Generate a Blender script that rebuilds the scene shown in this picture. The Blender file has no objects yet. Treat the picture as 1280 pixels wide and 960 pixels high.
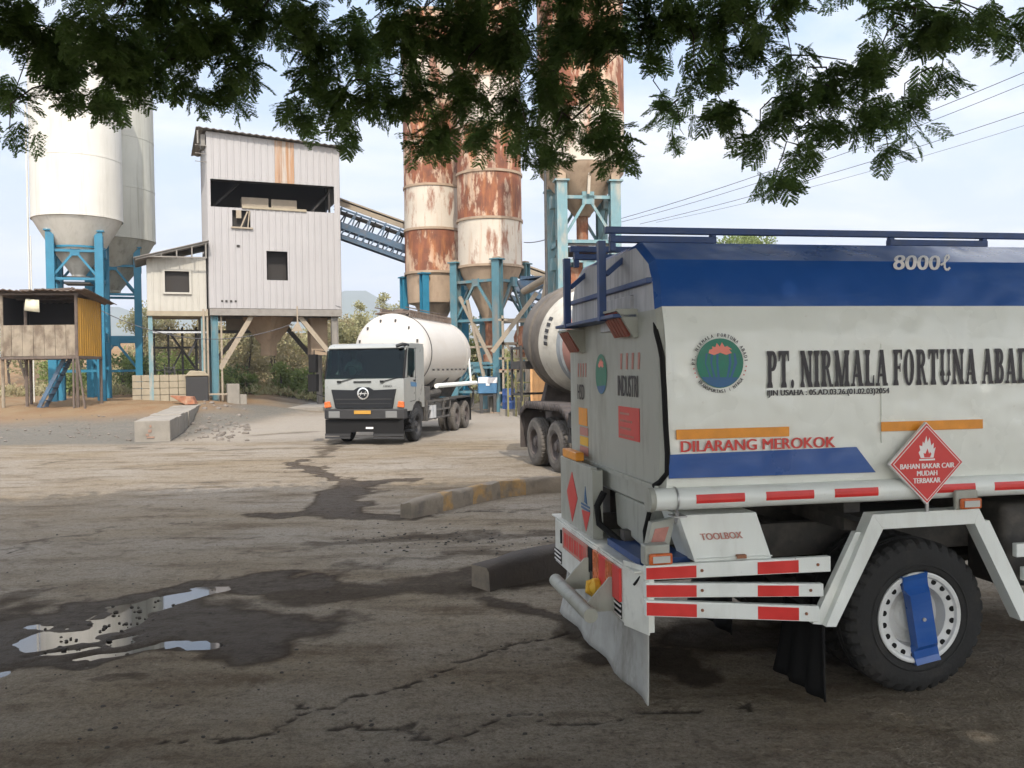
EXPOSURE = 1.45; HAZE = 0.00042; TREE = True; CROWN_N = 105000
import bpy, math, random
import numpy as np
from mathutils import Vector, Matrix
rnd = random.Random(7); RG = np.random.default_rng(11)
pi = math.pi; rad = math.radians
S = bpy.context.scene; COL = S.collection

# ------------------------------------------------------------------ camera
F, CAMH, PITCH, ROLL = 1100.0, 2.15, rad(-1.04), rad(-0.8)
CM = Matrix.Rotation(pi/2+PITCH, 4, 'X') @ Matrix.Rotation(ROLL, 4, 'Z')
cd = bpy.data.cameras.new('camera'); cam = bpy.data.objects.new('camera', cd); COL.objects.link(cam)
cam.matrix_world = Matrix.Translation((0, 0, CAMH)) @ CM
cd.sensor_width = 36; cd.lens = 36*F/1280; cd.clip_end = 9000; cd.clip_start = .05
S.camera = cam
def ray(px, py): return CM @ Vector(((px-640)/F, -(py-480)/F, -1))
def gnd(px, py, z=0.0):
    d = ray(px, py); return Vector((0, 0, CAMH)) + d*((z-CAMH)/d.z)
def atY(px, py, Y):
    d = ray(px, py); return Vector((0, 0, CAMH)) + d*(Y/d.y)

# ------------------------------------------------------------------ materials
class NT:
    def __init__(s, t): s.t = t; s.L = t.links
    def n(s, typ, **kw):
        x = s.t.nodes.new(typ)
        for k, v in kw.items():
            if k.startswith('_'): setattr(x, k[1:], v)
            else:
                i = x.inputs[int(k[1:])] if k[0] == 'i' and k[1:].isdigit() else x.inputs[k]
                if hasattr(v, 'links') and hasattr(v, 'node'): s.L.new(v, i)
                else: i.default_value = v
        return x
    def mix(s, f, a, b, blend='MIX'):
        x = s.t.nodes.new('ShaderNodeMix'); x.data_type = 'RGBA'; x.blend_type = blend
        for i, v in ((0, f), (6, a), (7, b)):
            if hasattr(v, 'links'): s.L.new(v, x.inputs[i])
            else: x.inputs[i].default_value = v if i == 0 or len(v) == 4 else (*v, 1)
        return x.outputs[2]
    def math(s, op, a, b=0.0, clamp=False):
        x = s.t.nodes.new('ShaderNodeMath'); x.operation = op; x.use_clamp = clamp
        for i, v in enumerate((a, b)):
            if hasattr(v, 'links'): s.L.new(v, x.inputs[i])
            else: x.inputs[i].default_value = v
        return x.outputs[0]
    def ramp(s, v, lo, hi, a=0.0, b=1.0):
        x = s.n('ShaderNodeMapRange', **{'Value': v, 'From Min': lo, 'From Max': hi, 'To Min': a, 'To Max': b})
        return x.outputs[0]
    def noise(s, vec, scale, detail=4, rough=.6, dist=0.0):
        return s.n('ShaderNodeTexNoise', Vector=vec, Scale=scale, Detail=detail, Roughness=rough, Distortion=dist).outputs[0]
    def scaled(s, vec, sc):
        return s.n('ShaderNodeMapping', Vector=vec, Scale=sc).outputs[0]
def newmat(name):
    m = bpy.data.materials.new(name); m.use_nodes = True
    t = m.node_tree; t.nodes.clear(); g = NT(t)
    out = g.n('ShaderNodeOutputMaterial'); b = g.n('ShaderNodeBsdfPrincipled')
    t.links.new(b.outputs[0], out.inputs[0]); return m, g, b, out
def mat(name, col, rough=.5, var=.12, vs=2.5, dirts=(), metal=0, bump=0, bs=30, spec=.5, bump2=None):
    """painted / metal / concrete surface; dirts = [(colour, lo, hi, (sx,sy,sz), amount)] noise masks"""
    m, g, b, out = newmat(name)
    P = g.n('ShaderNodeTexCoord').outputs['Object']
    n0 = g.noise(P, vs, 5)
    c = g.mix(g.ramp(n0, .3, .7), tuple(x*(1-var) for x in col), tuple(min(1, x*(1+var)) for x in col))
    r = rough
    for i, (dc, lo, hi, sc, amt) in enumerate(dirts):
        nn = g.noise(g.n('ShaderNodeMapping', Vector=P, Scale=sc, Location=(i*3.7+1, i*1.3, i*5.1)).outputs[0], 1.0, 6, .65)
        f = g.math('MULTIPLY', g.ramp(nn, lo, hi), amt)
        c = g.mix(f, c, dc)
    b.inputs['Base Color'].default_value = (*col, 1); g.L.new(c, b.inputs['Base Color'])
    rn = g.ramp(n0, .25, .75, max(0, rough-.08), min(1, rough+.1)); g.L.new(rn, b.inputs['Roughness'])
    b.inputs['Metallic'].default_value = metal
    b.inputs['Specular IOR Level'].default_value = spec
    if bump:
        h = g.noise(P, bs, 4)
        bn = g.n('ShaderNodeBump', Height=h, Strength=bump, Distance=.02)
        nrm = bn.outputs[0]
        if bump2:
            h2 = g.noise(P, bump2[1], 2)
            nrm = g.n('ShaderNodeBump', Height=h2, Strength=bump2[0], Distance=.2, Normal=nrm).outputs[0]
        g.L.new(nrm, b.inputs['Normal'])
    return m
RUST = (.16, .06, .028); GRIME = (.10, .085, .065); DUST = (.30, .26, .21)
M = {}
M['white'] = mat('white_paint', (.74, .76, .72), .38, .04, 1.2, [(GRIME, .60, .85, (1.5, 1.5, .6), .35), ((.5, .47, .4), .5, .8, (6, 6, 1.2), .4), ((.20, .14, .09), .69, .74, (26, 26, 26), .75)], bump=.03, bs=60)
M['tankwhite'] = mat('tank_white_paint', (.77, .78, .72), .28, .03, .8, [((.5, .47, .4), .52, .85, (2.5, 2.5, .4), .22), (GRIME, .66, .85, (9, 9, .5), .35), ((.36, .28, .18), .66, .8, (22, 22, 22), .4)], bump=.12, bs=1.6, bump2=(.25, 2.2))
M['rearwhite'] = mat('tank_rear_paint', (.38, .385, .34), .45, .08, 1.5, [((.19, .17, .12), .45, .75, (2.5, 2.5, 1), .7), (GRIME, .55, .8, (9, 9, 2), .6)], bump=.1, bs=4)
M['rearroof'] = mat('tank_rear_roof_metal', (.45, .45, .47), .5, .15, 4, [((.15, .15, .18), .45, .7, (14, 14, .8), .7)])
M['bumpwhite'] = mat('dirty_bumper_white', (.70, .70, .64), .45, .08, 2.5, [((.30, .27, .21), .46, .78, (3, 3, 2), .6), (GRIME, .6, .82, (9, 9, 5), .6)], bump=.05, bs=30)
M['blue'] = mat('blue_paint', (.016, .078, .29), .3, .1, 2, [((.10, .17, .36), .5, .8, (1.2, 1.2, 5), .5)], bump=.08, bs=2.5, bump2=(.15, 2))
M['railblue'] = mat('rail_blue_paint', (.022, .06, .19), .45, .2, 6, [((.06, .07, .1), .5, .8, (8, 8, 8), .5)])
M['red'] = mat('red_reflective', (.62, .035, .03), .35, .1, 8, [((.35, .1, .08), .6, .85, (12, 12, 12), .4)])
M['redtext'] = mat('red_letter_paint', (.58, .05, .04), .5, .1, 20)
M['fadedred'] = mat('faded_red_paint', (.46, .20, .16), .6, .15, 20)
M['signred'] = mat('sign_red', (.60, .045, .04), .4, .06, 3)
M['rustred'] = mat('rust_red_lens', (.22, .05, .03), .45, .3, 14)
M['orange'] = mat('orange_strip', (.75, .28, .02), .4, .12, 9, [((.35, .13, .02), .6, .8, (14, 14, 14), .6)])
M['lampor'] = mat('orange_lens', (.55, .12, .03), .25, .25, 12)
M['black'] = mat('black_rubber', (.011, .0105, .0105), .75, .2, 9, spec=.2)
M['darktext'] = mat('dark_letter_paint', (.035, .03, .035), .55, .3, 3)
M['tyre'] = mat('tyre_rubber', (.014, .0135, .013), .8, .25, 8, [((.06, .05, .042), .5, .8, (5, 5, 5), .5)], bump=.2, bs=40)
M['dustytyre'] = mat('dusty_tyre_rubber', (.075, .066, .056), .9, .3, 6, [((.15, .13, .11), .4, .7, (4, 4, 4), .7)], bump=.2, bs=40)
M['darksteel'] = mat('dark_steel', (.045, .042, .04), .65, .3, 6, [(GRIME, .5, .7, (5, 5, 5), .6)])
M['chassis'] = mat('dusty_chassis', (.06, .055, .05), .8, .3, 5, [((.16, .14, .115), .45, .75, (6, 6, 6), .6)])
M['greyflap'] = mat('muddy_grey_flap', (.34, .335, .31), .85, .15, 5, [((.13, .115, .09), .5, .72, (5, 5, 2), .75)], bump=.2, bs=20)
M['green'] = mat('emblem_green', (.0, .17, .105), .4, .1, 6)
M['tealblue'] = mat('emblem_blue', (.01, .10, .25), .4, .1, 6)
M['coral'] = mat('emblem_coral', (.80, .22, .16), .4, .1, 9)
M['signwhite'] = mat('sign_white', (.78, .74, .72), .45, .05, 9)
M['yellow'] = mat('yellow_paint', (.72, .42, .04), .55, .15, 4, [((.4, .22, .04), .5, .8, (4, 4, 1.5), .4)])
M['hutyellow'] = mat('yellow_sheet', (.37, .195, .025), .6, .1, 2.5, [((.34, .17, .02), .5, .8, (3, 3, 1), .4)])
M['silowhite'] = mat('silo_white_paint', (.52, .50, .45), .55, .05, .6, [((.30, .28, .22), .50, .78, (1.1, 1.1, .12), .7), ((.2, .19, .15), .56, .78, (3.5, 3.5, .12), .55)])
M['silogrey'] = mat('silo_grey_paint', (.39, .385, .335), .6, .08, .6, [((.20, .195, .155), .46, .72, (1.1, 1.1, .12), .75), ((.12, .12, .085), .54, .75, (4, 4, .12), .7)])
M['cone'] = mat('silo_cone_paint', (.40, .365, .30), .6, .1, 1, [((.2, .16, .11), .5, .75, (2, 2, .4), .5)])
M['rust'] = mat('rusted_silo_plate', (.17, .058, .028), .75, .4, 1.6, [((.46, .34, .24), .50, .56, (1.6, 1.6, .55), .9), ((.10, .035, .02), .50, .68, (2.5, 2.5, .7), .7), ((.40, .15, .045), .50, .72, (3, 3, .5), .7)], bump=.2, bs=12)
M['cream'] = mat('cream_silo_plate', (.46, .405, .33), .65, .08, 1.2, [((.19, .065, .028), .51, .61, (1.3, 1.3, .4), .9), ((.33, .15, .07), .56, .75, (5, 5, .3), .6)], bump=.1, bs=12)
M['tan'] = mat('tan_dusty_steel', (.30, .22, .15), .75, .15, 1.5, [((.17, .10, .06), .5, .75, (2.5, 2.5, .8), .7)])
M['rustpipe'] = mat('rusty_pipe', (.23, .09, .045), .8, .4, 4, [((.42, .3, .2), .5, .7, (4, 4, 2), .6)])
M['cyan'] = mat('light_blue_steel', (.06, .15, .18), .6, .15, 2, [((.20, .155, .115), .50, .72, (2, 2, .6), .8)])
M['cyanpale'] = mat('faded_blue_steel', (.12, .215, .235), .65, .15, 2, [((.33, .28, .22), .5, .7, (3, 3, .8), .8)])
M['siloblue'] = mat('silo_leg_blue', (.014, .14, .225), .5, .12, 2, [((.02, .12, .2), .55, .75, (3, 3, .8), .5)])
M['sheet'] = mat('corrugated_zinc_sheet', (.305, .292, .288), .55, .04, .8, [((.28, .24, .22), .55, .8, (1.6, 1.6, .35), .15), ((.26, .15, .08), .70, .82, (2.5, 2.5, .2), .45)])
M['sheetrust'] = mat('rusted_zinc_sheet', (.34, .30, .26), .65, .1, 2, [((.30, .15, .06), .40, .58, (6, 6, .22), .9), ((.16, .07, .03), .55, .7, (8, 8, .3), .7)])
M['shedwhite'] = mat('shed_white_board', (.36, .34, .295), .6, .05, 1.5, [((.30, .25, .19), .58, .8, (2, 2, .6), .5)])
M['inside'] = mat('dark_interior_sheet', (.022, .018, .015), .8, .25, 2)  # near-black colour paints the shade inside openings
M['beamgrey'] = mat('grey_steel_beam', (.19, .175, .155), .7, .15, 2, [((.10, .07, .05), .5, .75, (3, 3, 3), .5)])
M['beige'] = mat('dusty_beige_steel', (.26, .215, .16), .8, .12, 2, [((.2, .14, .09), .55, .75, (3, 3, 3), .5)])
M['concrete'] = mat('concrete', (.21, .19, .16), .9, .15, 1.3, [((.14, .125, .10), .5, .75, (2, 2, 1.2), .6)], bump=.3, bs=25)
M['kerb'] = mat('kerb_concrete', (.19, .155, .115), .9, .2, 2.5, [((.08, .07, .058), .48, .7, (3, 3, 3), .75)], bump=.4, bs=25)
M['kerbdark'] = mat('dark_kerb_concrete', (.055, .042, .032), .9, .25, 3, [((.045, .036, .03), .45, .7, (3, 3, 3), .8)], bump=.4, bs=25)  # kerb colour darkened to stand for the shade on it
M['kerbyellow'] = mat('worn_yellow_kerb', (.30, .18, .065), .85, .2, 4, [((.19, .155, .115), .42, .60, (4, 4, 4), .9), ((.09, .075, .06), .5, .7, (6, 6, 6), .6)], bump=.3, bs=25)
M['wood'] = mat('weathered_board', (.23, .19, .14), .85, .18, 3, [((.10, .07, .048), .46, .6, (1.6, 1.6, .9), .8)])
M['wooddark'] = mat('dark_timber', (.10, .075, .06), .85, .3, 4)
M['roofrust'] = mat('old_roof_sheet', (.13, .10, .08), .8, .3, 2.5, [((.09, .05, .03), .45, .7, (4, 4, 4), .7)])
M['conveyor'] = mat('conveyor_blue_steel', (.05, .09, .14), .6, .25, 3, [((.15, .12, .1), .5, .7, (3, 3, 3), .5)])
M['bark'] = mat('bark', (.075, .06, .048), .95, .3, 6, bump=.8, bs=25)
M['bulk'] = mat('bulk_tank_white', (.46, .43, .39), .38, .03, .8, [((.36, .30, .23), .5, .8, (1, 1, 2.5), .4)], bump=.05, bs=3)
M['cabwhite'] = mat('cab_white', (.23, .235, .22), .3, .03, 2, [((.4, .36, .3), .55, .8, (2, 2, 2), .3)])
M['grille'] = mat('grille_grey', (.014, .015, .017), .5, .1, 5, spec=.2)
M['bumpgrey'] = mat('bumper_grey', (.034, .033, .033), .6, .1, 5, spec=.25)
M['chrome'] = mat('dull_chrome', (.6, .6, .6), .25, .05, 5, metal=.9)
M['steel'] = mat('bare_steel', (.42, .42, .42), .4, .1, 5, metal=.6)
M['platey'] = mat('number_plate_yellow', (.42, .22, .03), .4, .05, 5)
M['mixer'] = mat('mixer_drum_white', (.42, .395, .34), .65, .1, 2, [((.2, .18, .15), .45, .7, (2, 2, 2), .7)])
M['mixerdark'] = mat('cement_caked_steel', (.062, .05, .045), .85, .3, 3, [((.13, .11, .095), .5, .75, (4, 4, 4), .6)], bump=.4, bs=15)
M['mixdrum'] = mat('dusty_drum_steel', (.115, .098, .08), .8, .2, 2, [((.05, .042, .036), .45, .7, (2, 2, 2), .7)], bump=.2, bs=12)
M['mixred'] = mat('mixer_red_band', (.26, .13, .105), .6, .2, 3)
M['mixblue'] = mat('mixer_blue_band', (.19, .205, .215), .6, .2, 3)
M['sheetorange'] = mat('orange_tan_sheet', (.50, .27, .11), .7, .15, 2)
M['olive'] = mat('yellow_green_post', (.17, .155, .06), .7, .2, 3)
M['boxblue'] = mat('box_blue', (.05, .14, .25), .5, .15, 4)
M['block'] = mat('pale_block', (.27, .23, .165), .9, .12, 3, [((.2, .17, .12), .5, .75, (3, 3, 3), .5)])
M['card'] = mat('pale_card', (.58, .54, .40), .8, .05, 3)
M['wire'] = mat('black_cable', (.06, .06, .065), .6, .1, 3)
M['stone'] = mat('dark_stone', (.05, .043, .037), .95, .4, 6, bump=.6, bs=20)
M['mudstone'] = mat('pale_stone', (.15, .13, .11), .95, .3, 6, bump=.6, bs=20)
def glassmat(name, col, rough=.08):
    m, g, b, out = newmat(name)
    b.inputs['Base Color'].default_value = (*col, 1); b.inputs['Roughness'].default_value = rough
    b.inputs['Specular IOR Level'].default_value = .25 if col[0] < .05 else .5; return m
M['glass'] = glassmat('tinted_windscreen', (.006, .02, .02), .12)
M['lens'] = glassmat('clear_lens', (.5, .5, .47), .15)
M['headlens'] = glassmat('dusty_headlamp_lens', (.16, .16, .155), .2)
m_, g_, b_, o_ = newmat('tinted_glass'); t_ = m_.node_tree; t_.nodes.remove(b_)
tr_ = g_.n('ShaderNodeBsdfTransparent'); tr_.inputs[0].default_value = (.30, .42, .40, 1); gl_ = g_.n('ShaderNodeBsdfGlossy', Roughness=.04); gl_.inputs['Color'].default_value = (.38, .42, .42, 1); fr_ = g_.n('ShaderNodeFresnel', IOR=1.5); mx_ = g_.n('ShaderNodeMixShader', Fac=fr_.outputs[0]); t_.links.new(tr_.outputs[0], mx_.inputs[1]); t_.links.new(gl_.outputs[0], mx_.inputs[2]); t_.links.new(mx_.outputs[0], o_.inputs[0]); M['clearglass'] = m_
M['skin'] = mat('skin', (.22, .12, .075), .6, .1, 6)
M['shirt'] = mat('pale_shirt', (.42, .43, .43), .8, .1, 6)
M['hair'] = mat('dark_hair', (.015, .012, .01), .7, .2, 20)
def leafmat(name, col, col2, tr=.3):
    m, g, b, out = newmat(name)
    t = m.node_tree; t.nodes.remove(b)
    P = g.n('ShaderNodeTexCoord').outputs['Object']
    n = g.noise(P, 1.7, 3); n2 = g.noise(P, 30, 1)
    c = g.mix(g.ramp(n, .35, .65), col, col2); c = g.mix(g.ramp(n2, .3, .7, 0, .5), c, tuple(x*1.8 for x in col2))
    d = g.n('ShaderNodeBsdfDiffuse', Color=c); tl = g.n('ShaderNodeBsdfTranslucent', Color=g.mix(.5, c, tuple(min(1, x*2) for x in col2)))
    gl = g.n('ShaderNodeBsdfGlossy', Roughness=.5); gl.inputs['Color'].default_value = (.5, .5, .5, 1)
    mx = g.n('ShaderNodeMixShader', Fac=tr); g.L.new(d.outputs[0], mx.inputs[1]); g.L.new(tl.outputs[0], mx.inputs[2])
    m2 = g.n('ShaderNodeMixShader', Fac=.03); g.L.new(mx.outputs[0], m2.inputs[1]); g.L.new(gl.outputs[0], m2.inputs[2])
    g.L.new(m2.outputs[0], out.inputs[0]); return m
M['leaf'] = leafmat('feathery_leaf', (.072, .12, .032), (.095, .15, .042), .42)
M['leafdry'] = leafmat('dry_scrub_leaf', (.27, .22, .135), (.19, .165, .085))
M['leafgreen'] = leafmat('bush_leaf', (.10, .15, .045), (.15, .18, .06))
M['leafolive'] = leafmat('olive_leaf', (.19, .20, .10), (.26, .24, .13))
M['leafdark'] = leafmat('dark_bush_leaf', (.06, .095, .035), (.09, .12, .045))

# ------------------------------------------------------------------ mesh helpers
class MB:
    def __init__(s): s.v = []; s.f = []; s.m = []
    def add(s, vs, fs, m=0):
        o = len(s.v); s.v += [tuple(v) for v in vs]; s.f += [tuple(i+o for i in f) for f in fs]; s.m += [m]*len(fs)
    def bx(s, x0, x1, y0, y1, z0, z1, m=0):
        vs = [(x, y, z) for z in (z0, z1) for y in (y0, y1) for x in (x0, x1)]
        s.add(vs, [(0, 2, 3, 1), (4, 5, 7, 6), (0, 1, 5, 4), (2, 6, 7, 3), (0, 4, 6, 2), (1, 3, 7, 5)], m)
    def beam(s, p0, p1, w, h=None, m=0, up=(0, 0, 1)):
        h = h or w; p0 = Vector(p0); p1 = Vector(p1); d = (p1-p0).normalized(); u = Vector(up)
        if abs(d.dot(u)) > .98: u = Vector((0, 1, 0))
        a = d.cross(u).normalized(); b = a.cross(d).normalized()
        vs = [p+a*(w/2*i)+b*(h/2*j) for p in (p0, p1) for j in (-1, 1) for i in (-1, 1)]
        s.add(vs, [(0, 1, 3, 2), (4, 6, 7, 5), (0, 4, 5, 1), (2, 3, 7, 6), (0, 2, 6, 4), (1, 5, 7, 3)], m)
    def cyl(s, p0, p1, r0, r1=None, n=16, m=0, caps=True):
        r1 = r0 if r1 is None else r1
        s.tube([p0, p1], [r0, r1], n, m, caps)
    def tube(s, pts, r, n=8, m=0, caps=True):
        pts = [Vector(p) for p in pts]
        if not hasattr(r, '__len__'): r = [r]*len(pts)
        vs = []; a = None
        for i, p in enumerate(pts):
            d = (pts[min(i+1, len(pts)-1)]-pts[max(i-1, 0)]).normalized()
            if a is None:
                u = Vector((0, 0, 1)) if abs(d.z) < .95 else Vector((0, 1, 0)); a = d.cross(u).normalized()
            a = (a-d*a.dot(d)).normalized(); b = d.cross(a)
            vs += [p+(a*math.cos(2*pi*k/n)+b*math.sin(2*pi*k/n))*r[i] for k in range(n)]
        fs = [(i*n+k, i*n+(k+1) % n, (i+1)*n+(k+1) % n, (i+1)*n+k) for i in range(len(pts)-1) for k in range(n)]
        if caps: fs += [tuple(range(n-1, -1, -1)), tuple(range((len(pts)-1)*n, len(pts)*n))]
        s.add(vs, fs, m)
    def lathe(s, prof, o, ax, n=32, m=0, ms=None, mod=None, capa=True, capb=True):
        """prof [(r,h)] round axis ax from o"""
        o = Vector(o); ax = Vector(ax).normalized()
        u = Vector((0, 0, 1)) if abs(ax.z) < .9 else Vector((1, 0, 0)); a = ax.cross(u).normalized(); b = ax.cross(a)
        vs = []
        for i, (r, h) in enumerate(prof):
            for k in range(n):
                rr = r+(mod(i, k) if mod else 0); t = 2*pi*k/n
                vs.append(o+ax*h+(a*math.cos(t)+b*math.sin(t))*rr)
        off = len(s.v); s.v += [tuple(v) for v in vs]
        for i in range(len(prof)-1):
            for k in range(n):
                s.f.append((off+i*n+k, off+(i+1)*n+k, off+(i+1)*n+(k+1) % n, off+i*n+(k+1) % n)); s.m.append(ms[i] if ms else m)
        if capa: s.f.append(tuple(off+k for k in range(n))); s.m.append(ms[0] if ms else m)
        if capb: s.f.append(tuple(off+(len(prof)-1)*n+k for k in range(n-1, -1, -1))); s.m.append(ms[-1] if ms else m)
    def prism(s, poly, fn, d0, d1, m=0):
        """poly [(a,b)] extruded d0..d1; fn(a,b,d)->xyz"""
        n = len(poly); vs = [fn(a, b, d0) for a, b in poly]+[fn(a, b, d1) for a, b in poly]
        fs = [tuple(range(n)), tuple(range(2*n-1, n-1, -1))]+[(i, i+n, (i+1) % n+n, (i+1) % n) for i in range(n)]
        s.add(vs, fs, m)
    def build(s, name, mats, parent=None, bevel=0, smooth=35, flat=False):
        me = bpy.data.meshes.new(name); me.from_pydata(s.v, [], s.f)
        if not isinstance(mats, (list, tuple)): mats = [mats]
        for x in mats: me.materials.append(M[x] if isinstance(x, str) else x)
        me.polygons.foreach_set('material_index', s.m)
        import bmesh
        bm = bmesh.new(); bm.from_mesh(me); bmesh.ops.recalc_face_normals(bm, faces=bm.faces); bm.to_mesh(me); bm.free()
        if not flat:
            me.polygons.foreach_set('use_smooth', [True]*len(me.polygons)); me.set_sharp_from_angle(angle=rad(smooth))
        o = bpy.data.objects.new(name, me); COL.objects.link(o)
        if parent: o.parent = parent
        if bevel:
            b = o.modifiers.new('b', 'BEVEL'); b.width = bevel; b.segments = 2; b.limit_method = 'ANGLE'; b.angle_limit = rad(40)
            b.harden_normals = True
        return o
def tag(o, label=None, cat=None, group=None, kind=None):
    if label: o['label'] = label
    if cat: o['category'] = cat
    if group: o['group'] = group
    if kind: o['kind'] = kind
    return o
def thing(name, label, cat, loc=(0, 0, 0), rz=0, group=None):
    o = bpy.data.objects.new(name, None); COL.objects.link(o); o.location = loc; o.rotation_euler = (0, 0, rz)
    o.empty_display_size = .2
    return tag(o, label, cat, group)
def quadmesh(name, V, nper, mats, parent=None, midx=None):
    """V (nfaces*nper,3) numpy -> one mesh of separate polygons"""
    nf = len(V)//nper; me = bpy.data.meshes.new(name)
    me.vertices.add(len(V)); me.vertices.foreach_set('co', V.astype(np.float32).ravel())
    me.loops.add(len(V)); me.loops.foreach_set('vertex_index', np.arange(len(V), dtype=np.int32))
    me.polygons.add(nf); me.polygons.foreach_set('loop_start', np.arange(nf, dtype=np.int32)*nper)
    me.polygons.foreach_set('loop_total', np.full(nf, nper, dtype=np.int32))
    for x in mats: me.materials.append(M[x])
    if midx is not None: me.polygons.foreach_set('material_index', midx.astype(np.int32))
    me.update(calc_edges=True); me.validate()
    o = bpy.data.objects.new(name, me); COL.objects.link(o)
    if parent: o.parent = parent
    return o
def textdata(s, bold=0.0):
    cu = bpy.data.curves.new('t', 'FONT'); cu.body = s; cu.size = 1; cu.offset = bold; cu.fill_mode = 'FRONT'; cu.resolution_u = 3
    o = bpy.data.objects.new('t', cu); COL.objects.link(o)
    dg = bpy.context.evaluated_depsgraph_get(); me = bpy.data.meshes.new_from_object(o.evaluated_get(dg))
    vs = np.array([v.co[:] for v in me.vertices]); fs = [tuple(p.vertices) for p in me.polygons]
    bpy.data.objects.remove(o); bpy.data.curves.remove(cu); bpy.data.meshes.remove(me)
    return vs, fs
def text(s, w, h, fn, m, parent, bold=0.0, name='lettering'):
    """flat lettering fitted to w x h; fn(x,y)->local xyz"""
    mb = MB(); addtext(mb, s, w, h, fn, bold); return mb.build(name, m, parent, flat=True)
def addtext(mb, s, w, h, fn, bold=0.0, m=0):
    if bold:
        for k in (-1, 0, 1): addtext(mb, s, w-2*bold*h, h, (lambda a, b, d=0, k=k: fn(a+(1+k)*bold*h, b, d+.00006*(k+1))), 0.0, m)
        return
    vs, fs = textdata(s, 0.0)
    lo = vs.min(0); hi = vs.max(0); sz = np.maximum(hi-lo, 1e-6)
    mb.add([fn((v[0]-lo[0])/sz[0]*w, (v[1]-lo[1])/sz[1]*h) for v in vs], fs, m)
# slab-serif condensed capitals on a unit-high grid: polygons per glyph
def _stem(x, w=.19, y0=0, y1=1, fl=.055): # flared stem
    xc = x; a = w/2
    return [(xc-a-fl, y0), (xc+a+fl, y0), (xc+a+fl*.9, y0+.07), (xc+a, y0+.17), (xc+a, y1-.17), (xc+a+fl*.9, y1-.07), (xc+a+fl, y1), (xc-a-fl, y1), (xc-a-fl*.9, y1-.07), (xc-a, y1-.17), (xc-a, y0+.17), (xc-a-fl*.9, y0+.07)]
def _bowl(x0, x1, y0, y1, t=.17, th=.085, n=9):
    yc = (y0+y1)/2; ry = (y1-y0)/2; rx = x1-x0
    out = [(x0, y0)]+[(x0+rx*(.35+.65*math.cos(a)) if True else 0, yc+ry*math.sin(a)) for a in [(-pi/2+pi*i/n) for i in range(n+1)]]+[(x0, y1)]
    inn = [(x0, y1-th)]+[(x0+(rx-t)*(.35+.65*math.cos(a)), yc+(ry-th)*math.sin(a)) for a in [(pi/2-pi*i/n) for i in range(n+1)]]+[(x0, y0+th)]
    return out+inn
def _ring(xc, w, t=.19, th=.085, y0=-.015, y1=1.015, n=20):
    yc = (y0+y1)/2; r = []
    for i in range(n):
        a0, a1 = 2*pi*i/n, 2*pi*(i+1)/n
        P = lambda a, k: (xc+(w/2-(t if k else 0))*math.cos(a), yc+((y1-y0)/2-(th if k else 0))*math.sin(a))
        r.append([P(a0, 0), P(a1, 0), P(a1, 1), P(a0, 1)])
    return r
def _diag(xa, xb, w, y0=0, y1=1): return [(xa-w/2, y0), (xa+w/2, y0), (xb+w/2, y1), (xb-w/2, y1)]
GLY = {
 'P': (.55, [_stem(.17), _bowl(.2, .54, .45, 1)]),
 'T': (.56, [_stem(.28), [(.0, .72), (.06, .72), (.12, .9), (.44, .9), (.50, .72), (.56, .72), (.56, 1), (.0, 1)]]),
 '.': (.22, [[(.11+.08*math.cos(2*pi*i/12), .1+.12*math.sin(2*pi*i/12)) for i in range(12)]]),
 'N': (.66, [_stem(.13, .12), _stem(.54, .12), _diag(.54, .13, .21)]),
 'I': (.30, [_stem(.15)]),
 'R': (.64, [_stem(.17), _bowl(.2, .53, .48, 1), [(.27, .5), (.42, .5), (.58, .07), (.66, .07), (.66, 0), (.46, 0)]]),
 'M': (.84, [_stem(.13, .12), _stem(.69, .18), _diag(.41, .14, .19), _diag(.41, .66, .11)]),
 'A': (.66, [_diag(.12, .33, .11), _diag(.53, .33, .21), [(.2, .26), (.5, .26), (.48, .34), (.22, .34)], [(.0, 0), (.24, 0), (.22, .08), (.02, .08)], [(.4, 0), (.68, 0), (.66, .08), (.42, .08)]]),
 'L': (.54, [_stem(.17), [(.2, 0), (.54, 0), (.54, .3), (.48, .3), (.43, .09), (.2, .09)]]),
 'F': (.52, [_stem(.17), [(.2, .91), (.42, .91), (.46, .72), (.52, .72), (.52, 1), (.2, 1)], [(.22, .46), (.36, .46), (.38, .38), (.43, .38), (.43, .62), (.38, .62), (.36, .54), (.22, .54)]]),
 'O': (.62, _ring(.31, .58)),
 'U': (.64, [_stem(.15, .15, .25), _stem(.52, .09, .25), [(.075, .35), (.09, .12), (.2, -.015), (.4, -.015), (.53, .1), (.565, .35), (.475, .35), (.45, .15), (.38, .08), (.28, .08), (.23, .16), (.225, .35)]]),
 'B': (.56, [_stem(.17), _bowl(.2, .52, .5, 1), _bowl(.22, .56, 0, .56)]),
 'D': (.62, [_stem(.17), _bowl(.2, .62, 0, 1, .15)]), ' ': (.15, [])}
def slabtext(s, w, h, fn, m, parent):
    tot = sum(GLY[c][0]+.07 for c in s)-.07; mb = MB(); x = 0; k = 0
    for c in s:
        for poly in GLY[c][1]:
            k += 1; dz = .0002*(k % 5)
            mb.add([fn((x+a)/tot*w, b*h, dz) for a, b in poly], [tuple(range(len(poly)))])
        x += GLY[c][0]+.07
    return mb.build('lettering', m, parent, flat=True)
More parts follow.
